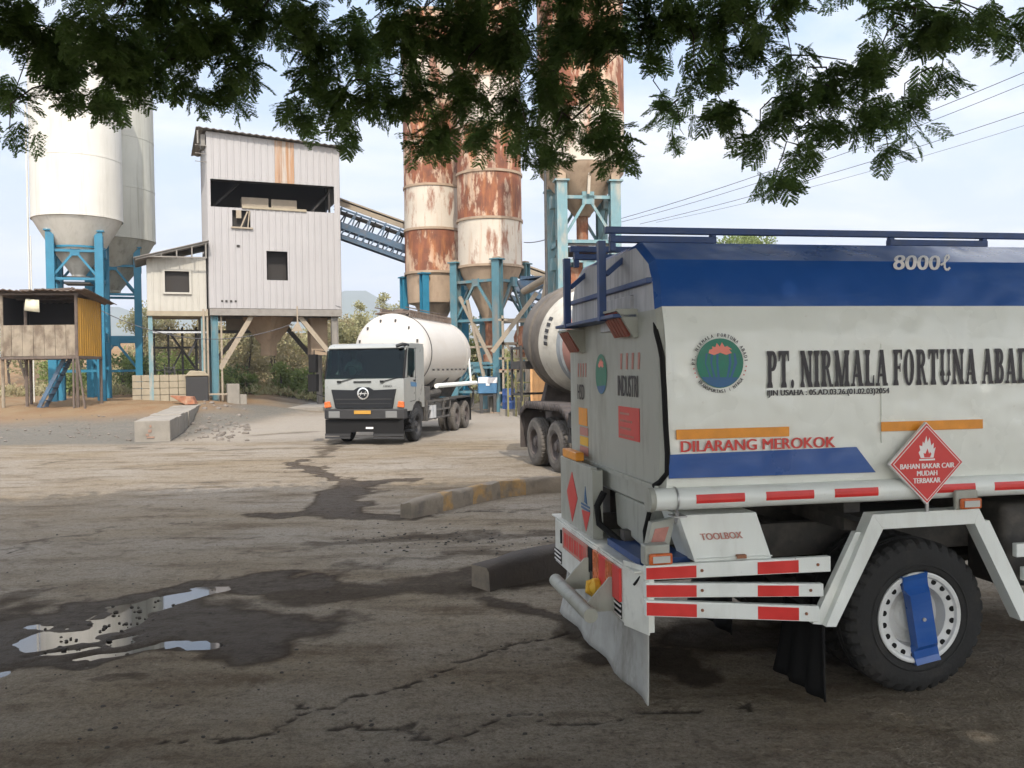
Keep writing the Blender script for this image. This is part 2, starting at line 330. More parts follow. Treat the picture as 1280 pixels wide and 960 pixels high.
# ------------------------------------------------------------------ world and sun
SUN_EL, SUN_AZ = rad(47), rad(9)          # behind the camera, a little to its right
W = bpy.data.worlds.new('World'); S.world = W; W.use_nodes = True
t = W.node_tree; t.nodes.clear(); g = NT(t)
out = g.n('ShaderNodeOutputWorld'); bg = g.n('ShaderNodeBackground'); bg.inputs['Strength'].default_value = .15
sky = g.n('ShaderNodeTexSky', _sky_type='NISHITA', _sun_disc=False, _sun_elevation=SUN_EL, _sun_rotation=pi-SUN_AZ, _air_density=1.0, _dust_density=2.2, _ozone_density=1.0, _altitude=0)
D = g.n('ShaderNodeTexCoord').outputs['Generated']
sx = g.n('ShaderNodeSeparateXYZ', Vector=D)
zz = g.math('ADD', g.math('MAXIMUM', sx.outputs[2], 0.0), .16)
cx = g.n('ShaderNodeCombineXYZ', X=g.math('DIVIDE', sx.outputs[0], zz), Y=g.math('DIVIDE', sx.outputs[1], zz), Z=0.0).outputs[0]
n1 = g.noise(g.n('ShaderNodeMapping', Vector=cx, Location=(2.3, .9, 0), Scale=(1, 1.3, 1)).outputs[0], 1.15, 7, .58, .4)
cm = g.ramp(n1, .42, .64)
cm = g.math('MULTIPLY', cm, .85, True)
col = g.mix(cm, sky.outputs[0], (10.4, 10.2, 9.7))
low = g.mix(g.ramp(n1, .44, .66), g.mix(g.ramp(sx.outputs[2], .02, .30), (2.15, 2.35, 2.6), (1.35, 1.88, 2.65)), (2.9, 2.9, 2.9))
up = g.math('MAXIMUM', g.n('ShaderNodeMapRange', _interpolation_type='SMOOTHSTEP', **{'Value': sx.outputs[2], 'From Min': .34, 'From Max': .62}).outputs[0], g.n('ShaderNodeMapRange', _interpolation_type='SMOOTHSTEP', **{'Value': sx.outputs[1], 'From Min': .35, 'From Max': -.25}).outputs[0])
col = g.mix(up, low, col)
g.L.new(col, bg.inputs['Color']); g.L.new(bg.outputs[0], out.inputs[0])
sd = bpy.data.lights.new('sun', 'SUN'); sd.energy = 2.05; sd.angle = rad(.53); sd.color = (1, .93, .83)
so = bpy.data.objects.new('sun', sd); COL.objects.link(so)
sdir = Vector((math.sin(SUN_AZ)*math.cos(SUN_EL), -math.cos(SUN_AZ)*math.cos(SUN_EL), math.sin(SUN_EL)))
so.rotation_euler = sdir.to_track_quat('Z', 'Y').to_euler(); so.location = (0, -20, 30)
S.view_settings.view_transform = 'Standard'; S.view_settings.look = 'None'; S.view_settings.exposure = EXPOSURE; S.view_settings.gamma = 1; S.view_settings.use_curve_mapping = False

# ------------------------------------------------------------------ ground
def lattice(seed):
    r = np.random.default_rng(seed).random((256, 256)); return r
def vnoise(x, y, L):
    xi = np.floor(x).astype(int); yi = np.floor(y).astype(int); fx = x-xi; fy = y-yi
    fx = fx*fx*(3-2*fx); fy = fy*fy*(3-2*fy); a = lambda i, j: L[(xi+i) & 255, (yi+j) & 255]
    return (a(0, 0)*(1-fx)+a(1, 0)*fx)*(1-fy)+(a(0, 1)*(1-fx)+a(1, 1)*fx)*fy
LA = [lattice(k) for k in range(6)]
def fbm(x, y, sc, oc=4):
    r = 0; am = 1; tot = 0
    for k in range(oc): r = r+am*vnoise(x*sc*2**k+17*k, y*sc*2**k+31*k, LA[k]); tot += am; am *= .5
    return r/tot
def sstep(a, b, x): t = np.clip((x-a)/(b-a), 0, 1); return t*t*(3-2*t)
def stroke(X, Y, pts, width, soft=.5):
    """1 on a polyline of ground points, falling to 0 at width"""
    d = np.full(X.shape, 1e9)
    P = [gnd(*p) for p in pts]
    for a, b in zip(P[:-1], P[1:]):
        ax, ay, bx, by = a.x, a.y, b.x, b.y; L2 = (bx-ax)**2+(by-ay)**2+1e-9
        tt = np.clip(((X-ax)*(bx-ax)+(Y-ay)*(by-ay))/L2, 0, 1); d = np.minimum(d, np.hypot(X-ax-tt*(bx-ax), (Y-ay-tt*(by-ay))))
    return 1-sstep(width*(1-soft), width, d)
def ell(X, Y, px, py, rx, ry, soft=.5):
    p = gnd(px, py); d = np.hypot((X-p.x)/rx, (Y-p.y)/ry); return 1-sstep(1-soft, 1, d)
def base_h(X, Y):
    z = .02*(fbm(X, Y, .35, 3)-.5)
    m = sstep(-9.5, -16, X+.28*(Y-34)*0)*sstep(31, 40, Y)*(1-sstep(56, 66, Y)*0)
    z = z+m*(.78+.35*(fbm(X, Y, .5, 4)-.5))
    z = z+sstep(58, 95, Y)*(1.2+3.2*fbm(X, Y, .05, 3)+2.6*sstep(-8, -14, X)*sstep(-60, -35, X))*(1-sstep(300, 500, Y))
    z = z*(1-sstep(400, 700, np.abs(X)))
    return z
def gz(x, y): return float(base_h(np.array([x], float), np.array([y], float))[0])
def axis(parts):
    r = []
    for a, b, s in parts: r += list(np.arange(a, b, s))
    return np.array(sorted(set(np.round(r, 4))))
gx = axis([(-4200, -400, 400), (-400, -60, 20), (-60, -24, 1.0), (-24, -8, .25), (-8, 5, .055), (5, 12, .25), (12, 60, 2), (60, 400, 20), (400, 4201, 400)])
gy = axis([(-4200, -400, 400), (-400, -30, 20), (-30, 2, 1), (2, 11, .05), (11, 20, .1), (20, 46, .3), (46, 100, 1.2), (100, 400, 20), (400, 4601, 400)])
X, Y = np.meshgrid(gx, gy); nx_, ny_ = len(gx), len(gy)
Zg = base_h(X, Y)
fine = (1-sstep(18, 26, np.hypot(X, Y)))
Zg += fine*(.012*(fbm(X, Y, 3.1, 4)-.5))
wob = lambda s, a: (a*(fbm(X+5, Y+9, s, 3)-.5)*2, a*(fbm(X+55, Y+19, s, 3)-.5)*2)
dx, dy = wob(1.3, .45); dx2, dy2 = wob(3.2, .24)
XX, YY = X+dx+dx2, Y+dy+dy2
pud = np.maximum.reduce([stroke(XX, YY, [(66, 792), (108, 785)], .36, .9), .85*stroke(XX, YY, [(108, 783), (192, 757)], .42, .9), stroke(XX, YY, [(200, 751), (232, 745)], .36, .9), .9*stroke(XX, YY, [(92, 806), (122, 801)], .16, .9), .9*stroke(XX, YY, [(140, 820), (195, 814)], .32, .9), stroke(XX, YY, [(200, 815), (252, 812)], .36, .9), .8*stroke(XX, YY, [(45, 830), (65, 827)], .1, .9), .7*ell(XX, YY, -5, 850, .25, .2)])
wet_shade = np.maximum.reduce([
    .95*stroke(XX, YY, [(20, 800), (110, 790), (230, 775), (320, 790)], .95, .5), .9*stroke(XX, YY, [(110, 770), (230, 738), (370, 728)], .45, .6),
    .8*stroke(XX, YY, [(240, 770), (325, 800), (280, 806)], .42, .6), .75*stroke(XX, YY, [(0, 770), (80, 800)], .7, .7), .85*stroke(XX, YY, [(20, 832), (120, 826), (255, 818)], .30, .7),
    .68*stroke(XX, YY, [(370, 738), (470, 735), (590, 722), (700, 712)], .62, .6), .5*stroke(XX, YY, [(400, 712), (600, 690), (700, 700)], .3, .7),
    .95*stroke(XX, YY, [(376, 576), (392, 590), (420, 600), (436, 608)], .33, .6), .9*stroke(XX, YY, [(425, 604), (500, 601)], .42, .7), .95*stroke(XX, YY, [(440, 606), (432, 622), (420, 640)], .75, .6),
    .85*stroke(XX, YY, [(345, 643), (400, 641), (485, 645)], .5, .6), .55*stroke(XX, YY, [(430, 676), (520, 672), (640, 672), (700, 664)], .38, .7),
    .5*stroke(XX, YY, [(0, 690), (70, 672), (160, 660)], .14, .8), .45*stroke(XX, YY, [(215, 655), (300, 651)], .16, .8), .55*stroke(XX, YY, [(0, 752), (65, 742)], .3, .8), .4*stroke(XX, YY, [(300, 690), (430, 682)], .3, .9), .4*stroke(XX, YY, [(100, 678), (330, 672)], .15, .9),
    .6*stroke(XX, YY, [(400, 572), (430, 545), (500, 545)], .5, .9), .35*stroke(XX, YY, [(0, 592), (160, 586), (380, 572)], .35, .9), .5*stroke(XX, YY, [(160, 560), (300, 562), (400, 560)], .45, .9), .45*stroke(XX, YY, [(320, 545), (380, 540)], .9, .9),
    .5*ell(XX, YY, 150, 858, .3, .1), .75*stroke(XX, YY, [(600, 742), (660, 760), (700, 790), (860, 850)], .35, .8), .9*stroke(XX, YY, [(880, 800), (1000, 800)], .9, .8), .45*stroke(XX, YY, [(610, 640), (700, 634)], .2, .9)])  # broad stroke below the tanker paints underbody shade as well as damp
crx = np.maximum.reduce([stroke(X+dx2*1.2, Y+dy2*1.2, [(235, 935), (320, 915), (400, 882), (470, 870), (540, 838), (585, 822), (700, 790)], .045, .8), .8*stroke(X+dx2*1.2, Y+dy2*1.2, [(300, 918), (420, 908), (560, 912), (700, 896), (820, 890), (960, 880)], .03, .8),
    .7*stroke(X+dx2, Y+dy2, [(0, 692), (75, 668), (160, 655)], .05, .9), .6*stroke(X+dx2, Y+dy2, [(0, 590), (80, 574)], .12, .9), .8*stroke(X+dx2, Y+dy2, [(480, 640), (700, 640)], .04, .9)])
soil = sstep(32.5, 36.5, Y+2.2*(fbm(X, Y, .3, 3)-.5)*2)*sstep(-11.5, -15.5, X+(fbm(X+9, Y, .3, 3)-.5)*5)
soil = np.maximum(soil, sstep(56, 66, Y))
grit = sstep(25.5, 27.6, Y+1.5*(fbm(X, Y+40, .4, 3)-.5)*2+.05*(X+10))*sstep(-10.2, -11.4, X)
dust_lit = np.maximum.reduce([sstep(25, 30, Y)*sstep(46, 40, Y)*sstep(-13, -9, X)*.9, .8*ell(XX, YY, 330, 533, 3.2, 3.5, .7), .5*stroke(XX, YY, [(170, 566), (300, 560), (420, 556)], .9, .9)])  # sunlit beige of the yard painted in along with dust
dust_lit *= (1-.5*wet_shade)
Zg -= pud*.05*(1+0*X); Zg += fine*pud*(.07*(fbm(X, Y, 4, 4)-.44)+.06*(fbm(X+3, Y+8, 9, 3)-.44))
Zg -= crx*.018
Zg += grit*.05*(fbm(X, Y, 1.5, 3)-.3)
n = nx_*ny_; V = np.stack([X.ravel(), Y.ravel(), Zg.ravel()], 1)
idx = np.arange(n).reshape(ny_, nx_)
Q = np.stack([idx[:-1, :-1], idx[:-1, 1:], idx[1:, 1:], idx[1:, :-1]], -1).reshape(-1, 4)
me = bpy.data.meshes.new('ground'); me.vertices.add(n); me.vertices.foreach_set('co', V.astype(np.float32).ravel())
me.loops.add(Q.size); me.loops.foreach_set('vertex_index', Q.ravel().astype(np.int32)); me.polygons.add(len(Q))
me.polygons.foreach_set('loop_start', np.arange(len(Q), dtype=np.int32)*4); me.polygons.foreach_set('loop_total', np.full(len(Q), 4, dtype=np.int32))
me.polygons.foreach_set('use_smooth', [True]*len(Q)); me.update(calc_edges=True)
for nm, arr in (('wet', wet_shade), ('soil', soil), ('grit', grit), ('dust', dust_lit), ('crack', crx), ('pud', pud)):
    a = me.attributes.new(nm, 'FLOAT', 'POINT'); a.data.foreach_set('value', arr.ravel().astype(np.float32))
m, g, b, out = newmat('dusty_concrete_yard')
P = g.n('ShaderNodeTexCoord').outputs['Object']
at = lambda nm: g.n('ShaderNodeAttribute', _attribute_name=nm).outputs['Fac']
big = g.noise(g.scaled(P, (.22, .35, 1)), 1, 6, .6); mid = g.noise(g.scaled(P, (.6, 2.0, 1)), 1, 6, .65); fin = g.noise(P, 7, 6, .7); grn = g.noise(P, 55, 3, .7)
c = g.mix(g.ramp(big, .35, .65), (.228, .182, .124), (.282, .250, .206))
c = g.mix(g.math('MULTIPLY', g.ramp(mid, .5, .68), .7), c, (.095, .066, .040))
c = g.mix(g.math('MULTIPLY', g.ramp(mid, .5, .3), .35), c, (.30, .27, .225))
c = g.mix(g.math('MULTIPLY', g.ramp(fin, .5, .75), .45), c, (.066, .054, .043))
mot = g.noise(P, 19, 4, .75); c = g.mix(g.ramp(mot, .52, .66, 0, .5), c, (.075, .054, .037)); c = g.mix(g.ramp(mot, .44, .32, 0, .4), c, (.33, .29, .235)); c = g.mix(g.ramp(grn, .42, .66, 0, .4), c, (.06, .048, .038)); c = g.mix(g.ramp(g.noise(P, 2.6, 6, .7, 1.0), .54, .66, 0, .5), c, (.085, .062, .042))
dd = g.math('MULTIPLY', at('dust'), g.ramp(g.math('ADD', fin, g.math('MULTIPLY', mid, .6)), .55, 1.0, .45, 1)); c = g.mix(dd, c, (.28, .255, .22))
gr = g.math('MULTIPLY', at('grit'), g.ramp(fin, .3, .6, .5, 1)); c = g.mix(gr, c, g.mix(g.ramp(grn, .4, .6), (.085, .083, .075), (.16, .15, .13)))
so_c = g.mix(g.ramp(g.noise(P, .9, 5), .35, .65), (.21, .13, .073), (.23, .165, .10)); so_c = g.mix(g.ramp(grn, .4, .7, 0, .4), so_c, (.08, .06, .035))
c = g.mix(at('soil'), c, so_c)
wn = g.math('ADD', at('wet'), g.math('MULTIPLY', g.math('SUBTRACT', g.math('ADD', g.math('MULTIPLY', fin, .6), g.math('MULTIPLY', mid, .4)), .5), 1.0))
wm = g.ramp(wn, .24, .66)
wcol = g.mix(g.ramp(fin, .3, .7), (.020, .014, .010), (.050, .036, .025)); wcol = g.mix(g.ramp(grn, .5, .75, 0, .6), wcol, (.085, .07, .055))
c = g.mix(g.math('MULTIPLY', wm, .85), c, wcol)
ck = g.ramp(g.math('ADD', at('crack'), g.math('MULTIPLY', g.math('SUBTRACT', fin, .5), .9)), .3, .7); c = g.mix(g.math('MULTIPLY', ck, .75), c, (.02, .015, .012))
g.L.new(c, b.inputs['Base Color'])
deep = g.ramp(g.math('ADD', at('wet'), g.math('MULTIPLY', g.math('SUBTRACT', fin, .5), .8)), .62, .95)
g.L.new(g.math('SUBTRACT', .95, g.math('MULTIPLY', deep, .30)), b.inputs['Roughness'])
g.L.new(g.math('ADD', .05, g.math('MULTIPLY', deep, .06)), b.inputs['Specular IOR Level'])
bm1 = g.n('ShaderNodeBump', Height=grn, Strength=.9, Distance=.012); bm2 = g.n('ShaderNodeBump', Height=g.math('ADD', fin, g.math('MULTIPLY', mot, .4)), Strength=.9, Distance=.05, Normal=bm1.outputs[0]); g.L.new(bm2.outputs[0], b.inputs['Normal'])
me.materials.append(m); go = bpy.data.objects.new('ground', me); COL.objects.link(go); tag(go, kind='structure')
# standing water: thin flat sheet just below the rim of the hollows
m, g, b, out = newmat('puddle_water'); b.inputs['Base Color'].default_value = (.018, .015, .012, 1); b.inputs['Roughness'].default_value = .03; b.inputs['Specular IOR Level'].default_value = .8; b.inputs['IOR'].default_value = 1.6
M['water'] = m
p0 = gnd(-20, 860); wmb = MB(); ring = [gnd(*p) for p in ((-30, 872), (-30, 770), (60, 745), (240, 722), (345, 722), (345, 770), (290, 835), (110, 845))]
wz = gz(-2.9, 7.2)-.020
wmb.add([(p.x, p.y, wz) for p in ring], [tuple(range(len(ring)))]); tag(wmb.build('puddle', 'water', flat=True), kind='structure')
# stones lying in and round the puddle
def rock(mb, x, y, z, r, m=0, n=7):
    vs = []; fs = []
    for i in range(5):
        ph = -pi/2+pi*i/4
        for k in range(n):
            rr = r*rnd.uniform(.72, 1.15); th = 2*pi*(k+.5*(i % 2))/n
            vs.append((x+rr*math.cos(ph)*math.cos(th), y+rr*math.cos(ph)*math.sin(th)*.8, z+r*.6*math.sin(ph)))
    for i in range(4):
        for k in range(n): fs.append((i*n+k, i*n+(k+1) % n, (i+1)*n+(k+1) % n, (i+1)*n+k))
    mb.add(vs, fs, m)
stn = MB()
for _ in range(60):
    px = rnd.gauss(165, 55); py = 800-(px-60)*.22+rnd.gauss(0, 13)
    p = gnd(px, py); rock(stn, p.x, p.y, gz(p.x, p.y)-.012, rnd.choice([.010, .014, .018, .026]))
for _ in range(130):
    p = gnd(rnd.uniform(0, 700), rnd.uniform(600, 950)); rock(stn, p.x, p.y, gz(p.x, p.y), rnd.choice([.008, .01, .014, .02]))
for _ in range(420):
    p = gnd(rnd.uniform(-20, 1000), 560+400*rnd.random()**1.5); rock(stn, p.x, p.y, gz(p.x, p.y), rnd.choice([.006, .008, .01]), 0, 5)
for _ in range(120):
    p = gnd(rnd.uniform(440, 690), 674+rnd.gauss(0, 9)); rock(stn, p.x, p.y, gz(p.x, p.y), rnd.choice([.012, .016, .022]))
tag(stn.build('gravel', 'stone'), kind='stuff')
stn = MB()
for _ in range(200):
    x = rnd.uniform(-26, -11); y = rnd.uniform(28, 36); rock(stn, x, y, gz(x, y)+.03, rnd.choice([.02, .03, .04, .06]))
for _ in range(90):
    p = gnd(rnd.uniform(230, 310), rnd.uniform(520, 552)); rock(stn, p.x, p.y, gz(p.x, p.y)+.02, rnd.choice([.03, .05, .08, .14]))
tag(stn.build('rubble', 'mudstone'), kind='stuff')

# far hills and the air in front of them
hm = MB(); N_ = 90
for i in range(N_+1):
    a = rad(-60+120*i/N_); R1 = 2300
    hgt = 70+60*float(fbm(np.array([i*.11+2]), np.array([3.3]), 1, 4)[0])+95*math.exp(-((math.degrees(a)+10.5)/6)**2)+50*math.exp(-((math.degrees(a)+28)/9)**2)
    for r, z in ((R1-700, -5), (R1-350, hgt*.45), (R1, hgt), (R1+600, hgt*.3), (R1+900, -5)):
        k = 1+.06*math.sin(i*1.7+r); hm.v.append((r*math.sin(a)*1, r*math.cos(a), z*k))
for i in range(N_):
    for j in range(4): hm.f.append((i*5+j, (i+1)*5+j, (i+1)*5+j+1, i*5+j+1)); hm.m.append(0)
M['hill'] = mat('forested_hill', (.05, .07, .035), .95, .3, .01)
tag(hm.build('hills', 'hill', smooth=180), kind='structure')
if HAZE:
    hb = MB(); hb.bx(-3400, 3400, -700, 4400, -8, 420); ho = hb.build('haze', [], flat=True); tag(ho, kind='stuff')
    m = bpy.data.materials.new('air'); m.use_nodes = True; t = m.node_tree; t.nodes.clear(); g = NT(t)
    o_ = g.n('ShaderNodeOutputMaterial'); pv = g.n('ShaderNodeVolumePrincipled'); pv.inputs['Color'].default_value = (.86, .91, 1, 1); pv.inputs['Density'].default_value = HAZE; pv.inputs['Anisotropy'].default_value = .2
    g.L.new(pv.outputs[0], o_.inputs['Volume']); ho.data.materials.append(m)

# ------------------------------------------------------------------ kerbs
def kerb(name, label, pts, h, wd, paint):
    T = thing(name, label, 'kerb', (pts[0][0], pts[0][1], 0)); o = Vector((*pts[0], 0))
    P = [Vector((x, y, 0)) for x, y in pts]; Q_ = []
    for a, b in zip(P[:-1], P[1:]):
        k = max(2, int((b-a).length/.22)); Q_ += [a.lerp(b, i/k) for i in range(k)]
    Q_.append(P[-1]); sec = [(-wd/2, -.05), (-wd/2, h-.05), (-wd/2+.02, h-.015), (-wd/2+.05, h), (wd/2-.05, h), (wd/2-.02, h-.02), (wd/2, h-.05), (wd/2, -.05)]
    mb = MB(); n = len(sec); pts3 = []
    for i, p in enumerate(Q_):
        d = (Q_[min(i+1, len(Q_)-1)]-Q_[max(i-1, 0)]).normalized(); s = Vector((d.y, -d.x, 0))
        hk = 1 if i > 1 else .82+.1*i
        pts3.append([p-o+s*(-a+rnd.gauss(0, .011))+Vector((0, 0, z*hk+rnd.gauss(0, .010))) for a, z in sec])
    for i in range(len(Q_)-1):
        m = paint(i/(len(Q_)-1)*sum((b-a).length for a, b in zip(P[:-1], P[1:])))
        for j in range(n-1): mb.add([pts3[i][j], pts3[i][j+1], pts3[i+1][j+1], pts3[i+1][j]], [(0, 1, 2, 3)], m)
    mb.add(pts3[0], [tuple(range(n))]); mb.add(pts3[-1], [tuple(range(n))])
    import bmesh
    o2 = mb.build('body', ['kerb', 'kerbyellow', 'kerbdark'], T)
    bm = bmesh.new(); bm.from_mesh(o2.data); bmesh.ops.remove_doubles(bm, verts=bm.verts, dist=.0005); bmesh.ops.recalc_face_normals(bm, faces=bm.faces); bm.to_mesh(o2.data); bm.free(); o2.data.set_sharp_from_angle(angle=rad(50))
k1 = [gnd(508, 648), gnd(560, 636), gnd(620, 622), gnd(668, 616), gnd(720, 614), gnd(790, 614)]
kerb('kerb', 'low concrete kerb with worn yellow paint bands, the one further back', [(p.x, p.y) for p in k1], .27, .20, lambda s: 1 if (.7 < s < .95 or 1.5 < s < 2.0 or 2.25 < s < 2.75) else 0)
k2 = [gnd(600, 735), gnd(650, 725), gnd(700, 712), gnd(800, 698), gnd(960, 690)]
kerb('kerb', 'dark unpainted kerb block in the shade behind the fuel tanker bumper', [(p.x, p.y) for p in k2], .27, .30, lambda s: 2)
# ------------------------------------------------------------------ wheels
def wheel(parent, c, out, R=.5, w=.26, tyre='tyre', rim='steel', style='plain', rr=.29, holes=20):
    """c = centre of the outer face, out = unit axis pointing outward"""
    out = Vector(out).normalized(); c = Vector(c)
    mb = MB(); n = 144
    prof = [(rr, -.015), (rr+.02, .0), (rr+.045, .004), (rr+.052, .011), (rr+.062, .004), (R-.10, .007), (R-.055, -.004), (R-.018, -.026), (R, -.05), (R, -.10), (R-.014, -.105), (R-.014, -.118), (R, -.123), (R, -w+.123), (R-.014, -w+.118), (R-.014, -w+.105), (R, -w+.10), (R, -w+.05), (R-.018, -w+.026), (R-.06, -w), (rr, -w)]
    def mod(i, k): return -.02 if (i in (7, 8, 17, 18) and k % 4 < 1) else 0
    mb.lathe(prof, c, out, n, mod=mod, capa=False, capb=False)
    t = mb.build('tyre', tyre, parent, smooth=20)
    mb = MB()
    if style == 'cover':
        mb.lathe([(rr+.004, -.02), (rr+.006, .004), (rr-.004, .01), (rr-.022, .006), (rr-.03, -.012), (.212, -.020), (.204, -.024), (.188, -.095), (.12, -.098), (.10, -.075), (.0005, -.07)], c, out, 64, capa=False, capb=False)
    else:
        mb.lathe([(rr, -.03), (rr+.006, -.005), (rr-.015, -.008), (rr-.03, -.05), (rr-.06, -.12), (.15, -.13), (.13, -.06), (.10, -.045), (.09, -.02), (.05, -.012), (.0005, -.01)], c, out, 32, capa=False, capb=False)
    r = mb.build('rim', rim, parent, smooth=30)
    u = Vector((0, 0, 1)); a = out.cross(u).normalized()
    hm = MB()
    hr, hs, hd = (.247, .0185, -.0142) if style == 'cover' else (.19, .02, -.118)
    for k in range(holes if style == 'cover' else 8):
        th = 2*pi*(k+.5)/(holes if style == 'cover' else 8)
        p = c+a*(hr*math.cos(th))+u*(hr*math.sin(th))
        hm.cyl(p+out*(hd-.004), p+out*(hd+.002), hs, n=12)
    hm.build('rim_holes', 'black', parent)
    return t, r
def simple_cab(parent, w, x0, x1, z0, z1, col, fwd):
    """plain forward-control cab; fwd(a,b,z): a along truck (0 rear of cab..L front), b across"""
    L = x1-x0; mb = MB()
    side = [(0, z0), (L, z0), (L+.03, z0+.9), (L-.18, z1-.1), (L-.35, z1), (0, z1)]
    mb.prism(side, lambda a, z, d: fwd(x0+a, d, z), -w/2, w/2)
    c = mb.build('cab', col, parent, bevel=.04)
    g = MB(); 
    g.prism([(L+.045, z0+.95), (L-.155, z1-.14), (L-.13, z1-.14), (L+.06, z0+.95)], lambda a, z, d: fwd(x0+a, d, z), -w/2+.12, w/2-.12)
    for s in (-1, 1):
        g.prism([(.5, z0+.95), (L-.15, z0+.95), (L-.28, z1-.2), (.5, z1-.2)], lambda a, z, d: fwd(x0+a, d, z), s*(w/2+.004), s*(w/2-.02))
    g.build('window', 'glass', c)
    b = MB(); b.prism([(L-.1, z0-.25), (L+.16, z0-.25), (L+.2, z0+.12), (L-.1, z0+.12)], lambda a, z, d: fwd(x0+a, d, z), -w/2, w/2)
    b.build('bumper', 'bumpgrey', parent, bevel=.02)
    gr = MB(); gr.prism([(L-.02, z0+.22), (L+.045, z0+.22), (L+.05, z0+.75), (L-.02, z0+.75)], lambda a, z, d: fwd(x0+a, d, z), -w/2+.35, w/2-.35)
    gr.build('grille', 'grille', c)
    for s in (-1, 1):
        m = MB(); m.prism([(L-.05, z1-.75), (L+.02, z1-.75), (L+.02, z1-.3), (L-.05, z1-.3)], lambda a, z, d: fwd(x0+a, d, z), s*(w/2+.1), s*(w/2+.3))
        m.cyl(fwd(x0+L-.15, s*(w/2-.02), z1-.3), fwd(x0+L-.02, s*(w/2+.2), z1-.35), .012)
        m.build('mirror', 'darksteel', c)

# ------------------------------------------------------------------ fuel tanker in the foreground (local: x along the side, y across, z up)
def fuel_tanker():
    T = thing('fuel_tanker', 'blue topped white fuel tanker seen from its rear corner, large black lettering on its side', 'tanker truck', (.788, 5.303, 0), rad(10.5))
    W = 2.24; U0, U1 = .115, 4.45
    half = [(.42, 1.24), (.2, 1.25), (.08, 1.31), (.02, 1.42), (0, 1.56), (0, 2.28), (.022, 2.40), (.062, 2.515), (.095, 2.69), (.16, 2.80), (.165, 2.815), (.42, 2.955)]
    prof = half+[(W-v, z) for v, z in reversed(half)]
    n = len(prof); mb = MB(); us = [U0, U0+.035]+[U0+.035+(U1-U0-.07)*k/36 for k in range(1, 37)]+[U1]
    cx, cz = W/2, 2.05; dr = random.Random(5)
    ph = [(dr.uniform(0, 6), dr.uniform(2, 7), dr.uniform(3, 9)) for _ in range(6)]
    vs = []
    for i, u in enumerate(us):
        k = .965 if i in (0, len(us)-1) else 1
        for (v, z) in prof:
            dv = 0
            if 1.4 < z < 2.6 and 0 < i < len(us)-1: dv = .0028*sum(math.sin(a+b*u+c*z) for a, b, c in ph)*(1 if v < W/2 else -1)
            if i == 0 and z < 1.6: dv += .0
            vs.append((u, cx+(v-cx)*k+dv, cz+(z-cz)*k))
    fs, ms = [], []
    for i in range(len(us)-1):
        for j in range(n):
            j2 = (j+1) % n; fs.append((i*n+j, i*n+j2, (i+1)*n+j2, (i+1)*n+j))
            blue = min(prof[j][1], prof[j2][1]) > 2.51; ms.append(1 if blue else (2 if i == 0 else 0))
    for f, m in zip(fs, ms): mb.add([vs[k] for k in f], [(0, 1, 2, 3)], m)
    # rear face lower / upper, front face
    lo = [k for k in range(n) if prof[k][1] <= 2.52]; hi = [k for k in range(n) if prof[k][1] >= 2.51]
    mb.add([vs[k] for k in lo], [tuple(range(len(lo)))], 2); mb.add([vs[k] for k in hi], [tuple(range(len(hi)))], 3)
    mb.add([vs[(len(us)-1)*n+k] for k in range(n)], [tuple(range(n))], 0)
    tank = mb.build('tank', ['tankwhite', 'blue', 'rearwhite', 'rearroof'], T, smooth=22)
    import bmesh
    bm = bmesh.new(); bm.from_mesh(tank.data); bmesh.ops.remove_doubles(bm, verts=bm.verts, dist=.0005); bmesh.ops.recalc_face_normals(bm, faces=bm.faces); bm.to_mesh(tank.data); bm.free(); tank.data.set_sharp_from_angle(angle=rad(22))
    SD = lambda off=0.0: (lambda u, z, d=0: (u, -.0115-off-d, z))          # on the near side
    def rect(mb, u0, u1, z0, z1, y, t=.004, m=0): mb.bx(u0, u1, y-t, y, z0, z1, m)
    # blue lower stripe with slanted end
    mb = MB(); mb.prism([(.155, 1.467), (1.533, 1.457), (1.40, 1.622), (.155, 1.612)], lambda a, z, d: (a, d, z), -.012, -.016); mb.build('stripe', 'blue', tank)
    for (u0, u1, z0, z1) in ((.205, .942, 1.702, 1.762), (1.575, 2.30, 1.715, 1.775), (2.95, 3.65, 1.715, 1.775)):
        mb = MB(); rect(mb, u0, u1, z0, z1, -.010, .007); mb.build('reflective_strip', 'orange', tank)
    def st(x, z, off=0): return lambda a, b, d=0: (x+a, -.0125-off-d, z+b)
    text('DILARANG MEROKOK', 1.026, .068, st(.232, 1.624), 'redtext', tank, .05)
    slabtext('PT. NIRMALA FORTUNA ABADI', 1.892, .228, st(.797, 2.005), 'darktext', tank)
    text('IJIN USAHA : 05.AD.03.26.(01.02.03)2054', .835, .046, st(.80, 1.945), 'darktext', tank, .05)
    # capacity figure on the sloped roof facet
    def roofxf(a, b, d=0):
        z = 2.752+b; v = .165+(z-2.815)*1.82 if z > 2.815 else (.16+(z-2.80)*.34 if z > 2.80 else .095+(z-2.69)*.59)
        return (1.745+a+.80*(v-.118), v-.006-d, z+.004)
    mb = MB(); addtext(mb, '8000', .345, .112, roofxf, .045)
    el = [(.36, .035), (.385, .05), (.415, .085), (.418, .112), (.405, .118), (.392, .10), (.388, .05), (.392, .012), (.41, .0), (.43, .018)]
    el = [(a_-.012, b_) for a_, b_ in el]
    for k, (p, q) in enumerate(zip(el[:-1], el[1:])):
        dx_, dy_ = q[0]-p[0], q[1]-p[1]; ln_ = math.hypot(dx_, dy_); nx__, ny__ = -dy_/ln_*.008, dx_/ln_*.008
        mb.add([roofxf(a, b, .0002*(k % 2)) for a, b in ((p[0]+nx__, p[1]+ny__), (p[0]-nx__, p[1]-ny__), (q[0]-nx__, q[1]-ny__), (q[0]+nx__, q[1]+ny__))], [(0, 1, 2, 3)])
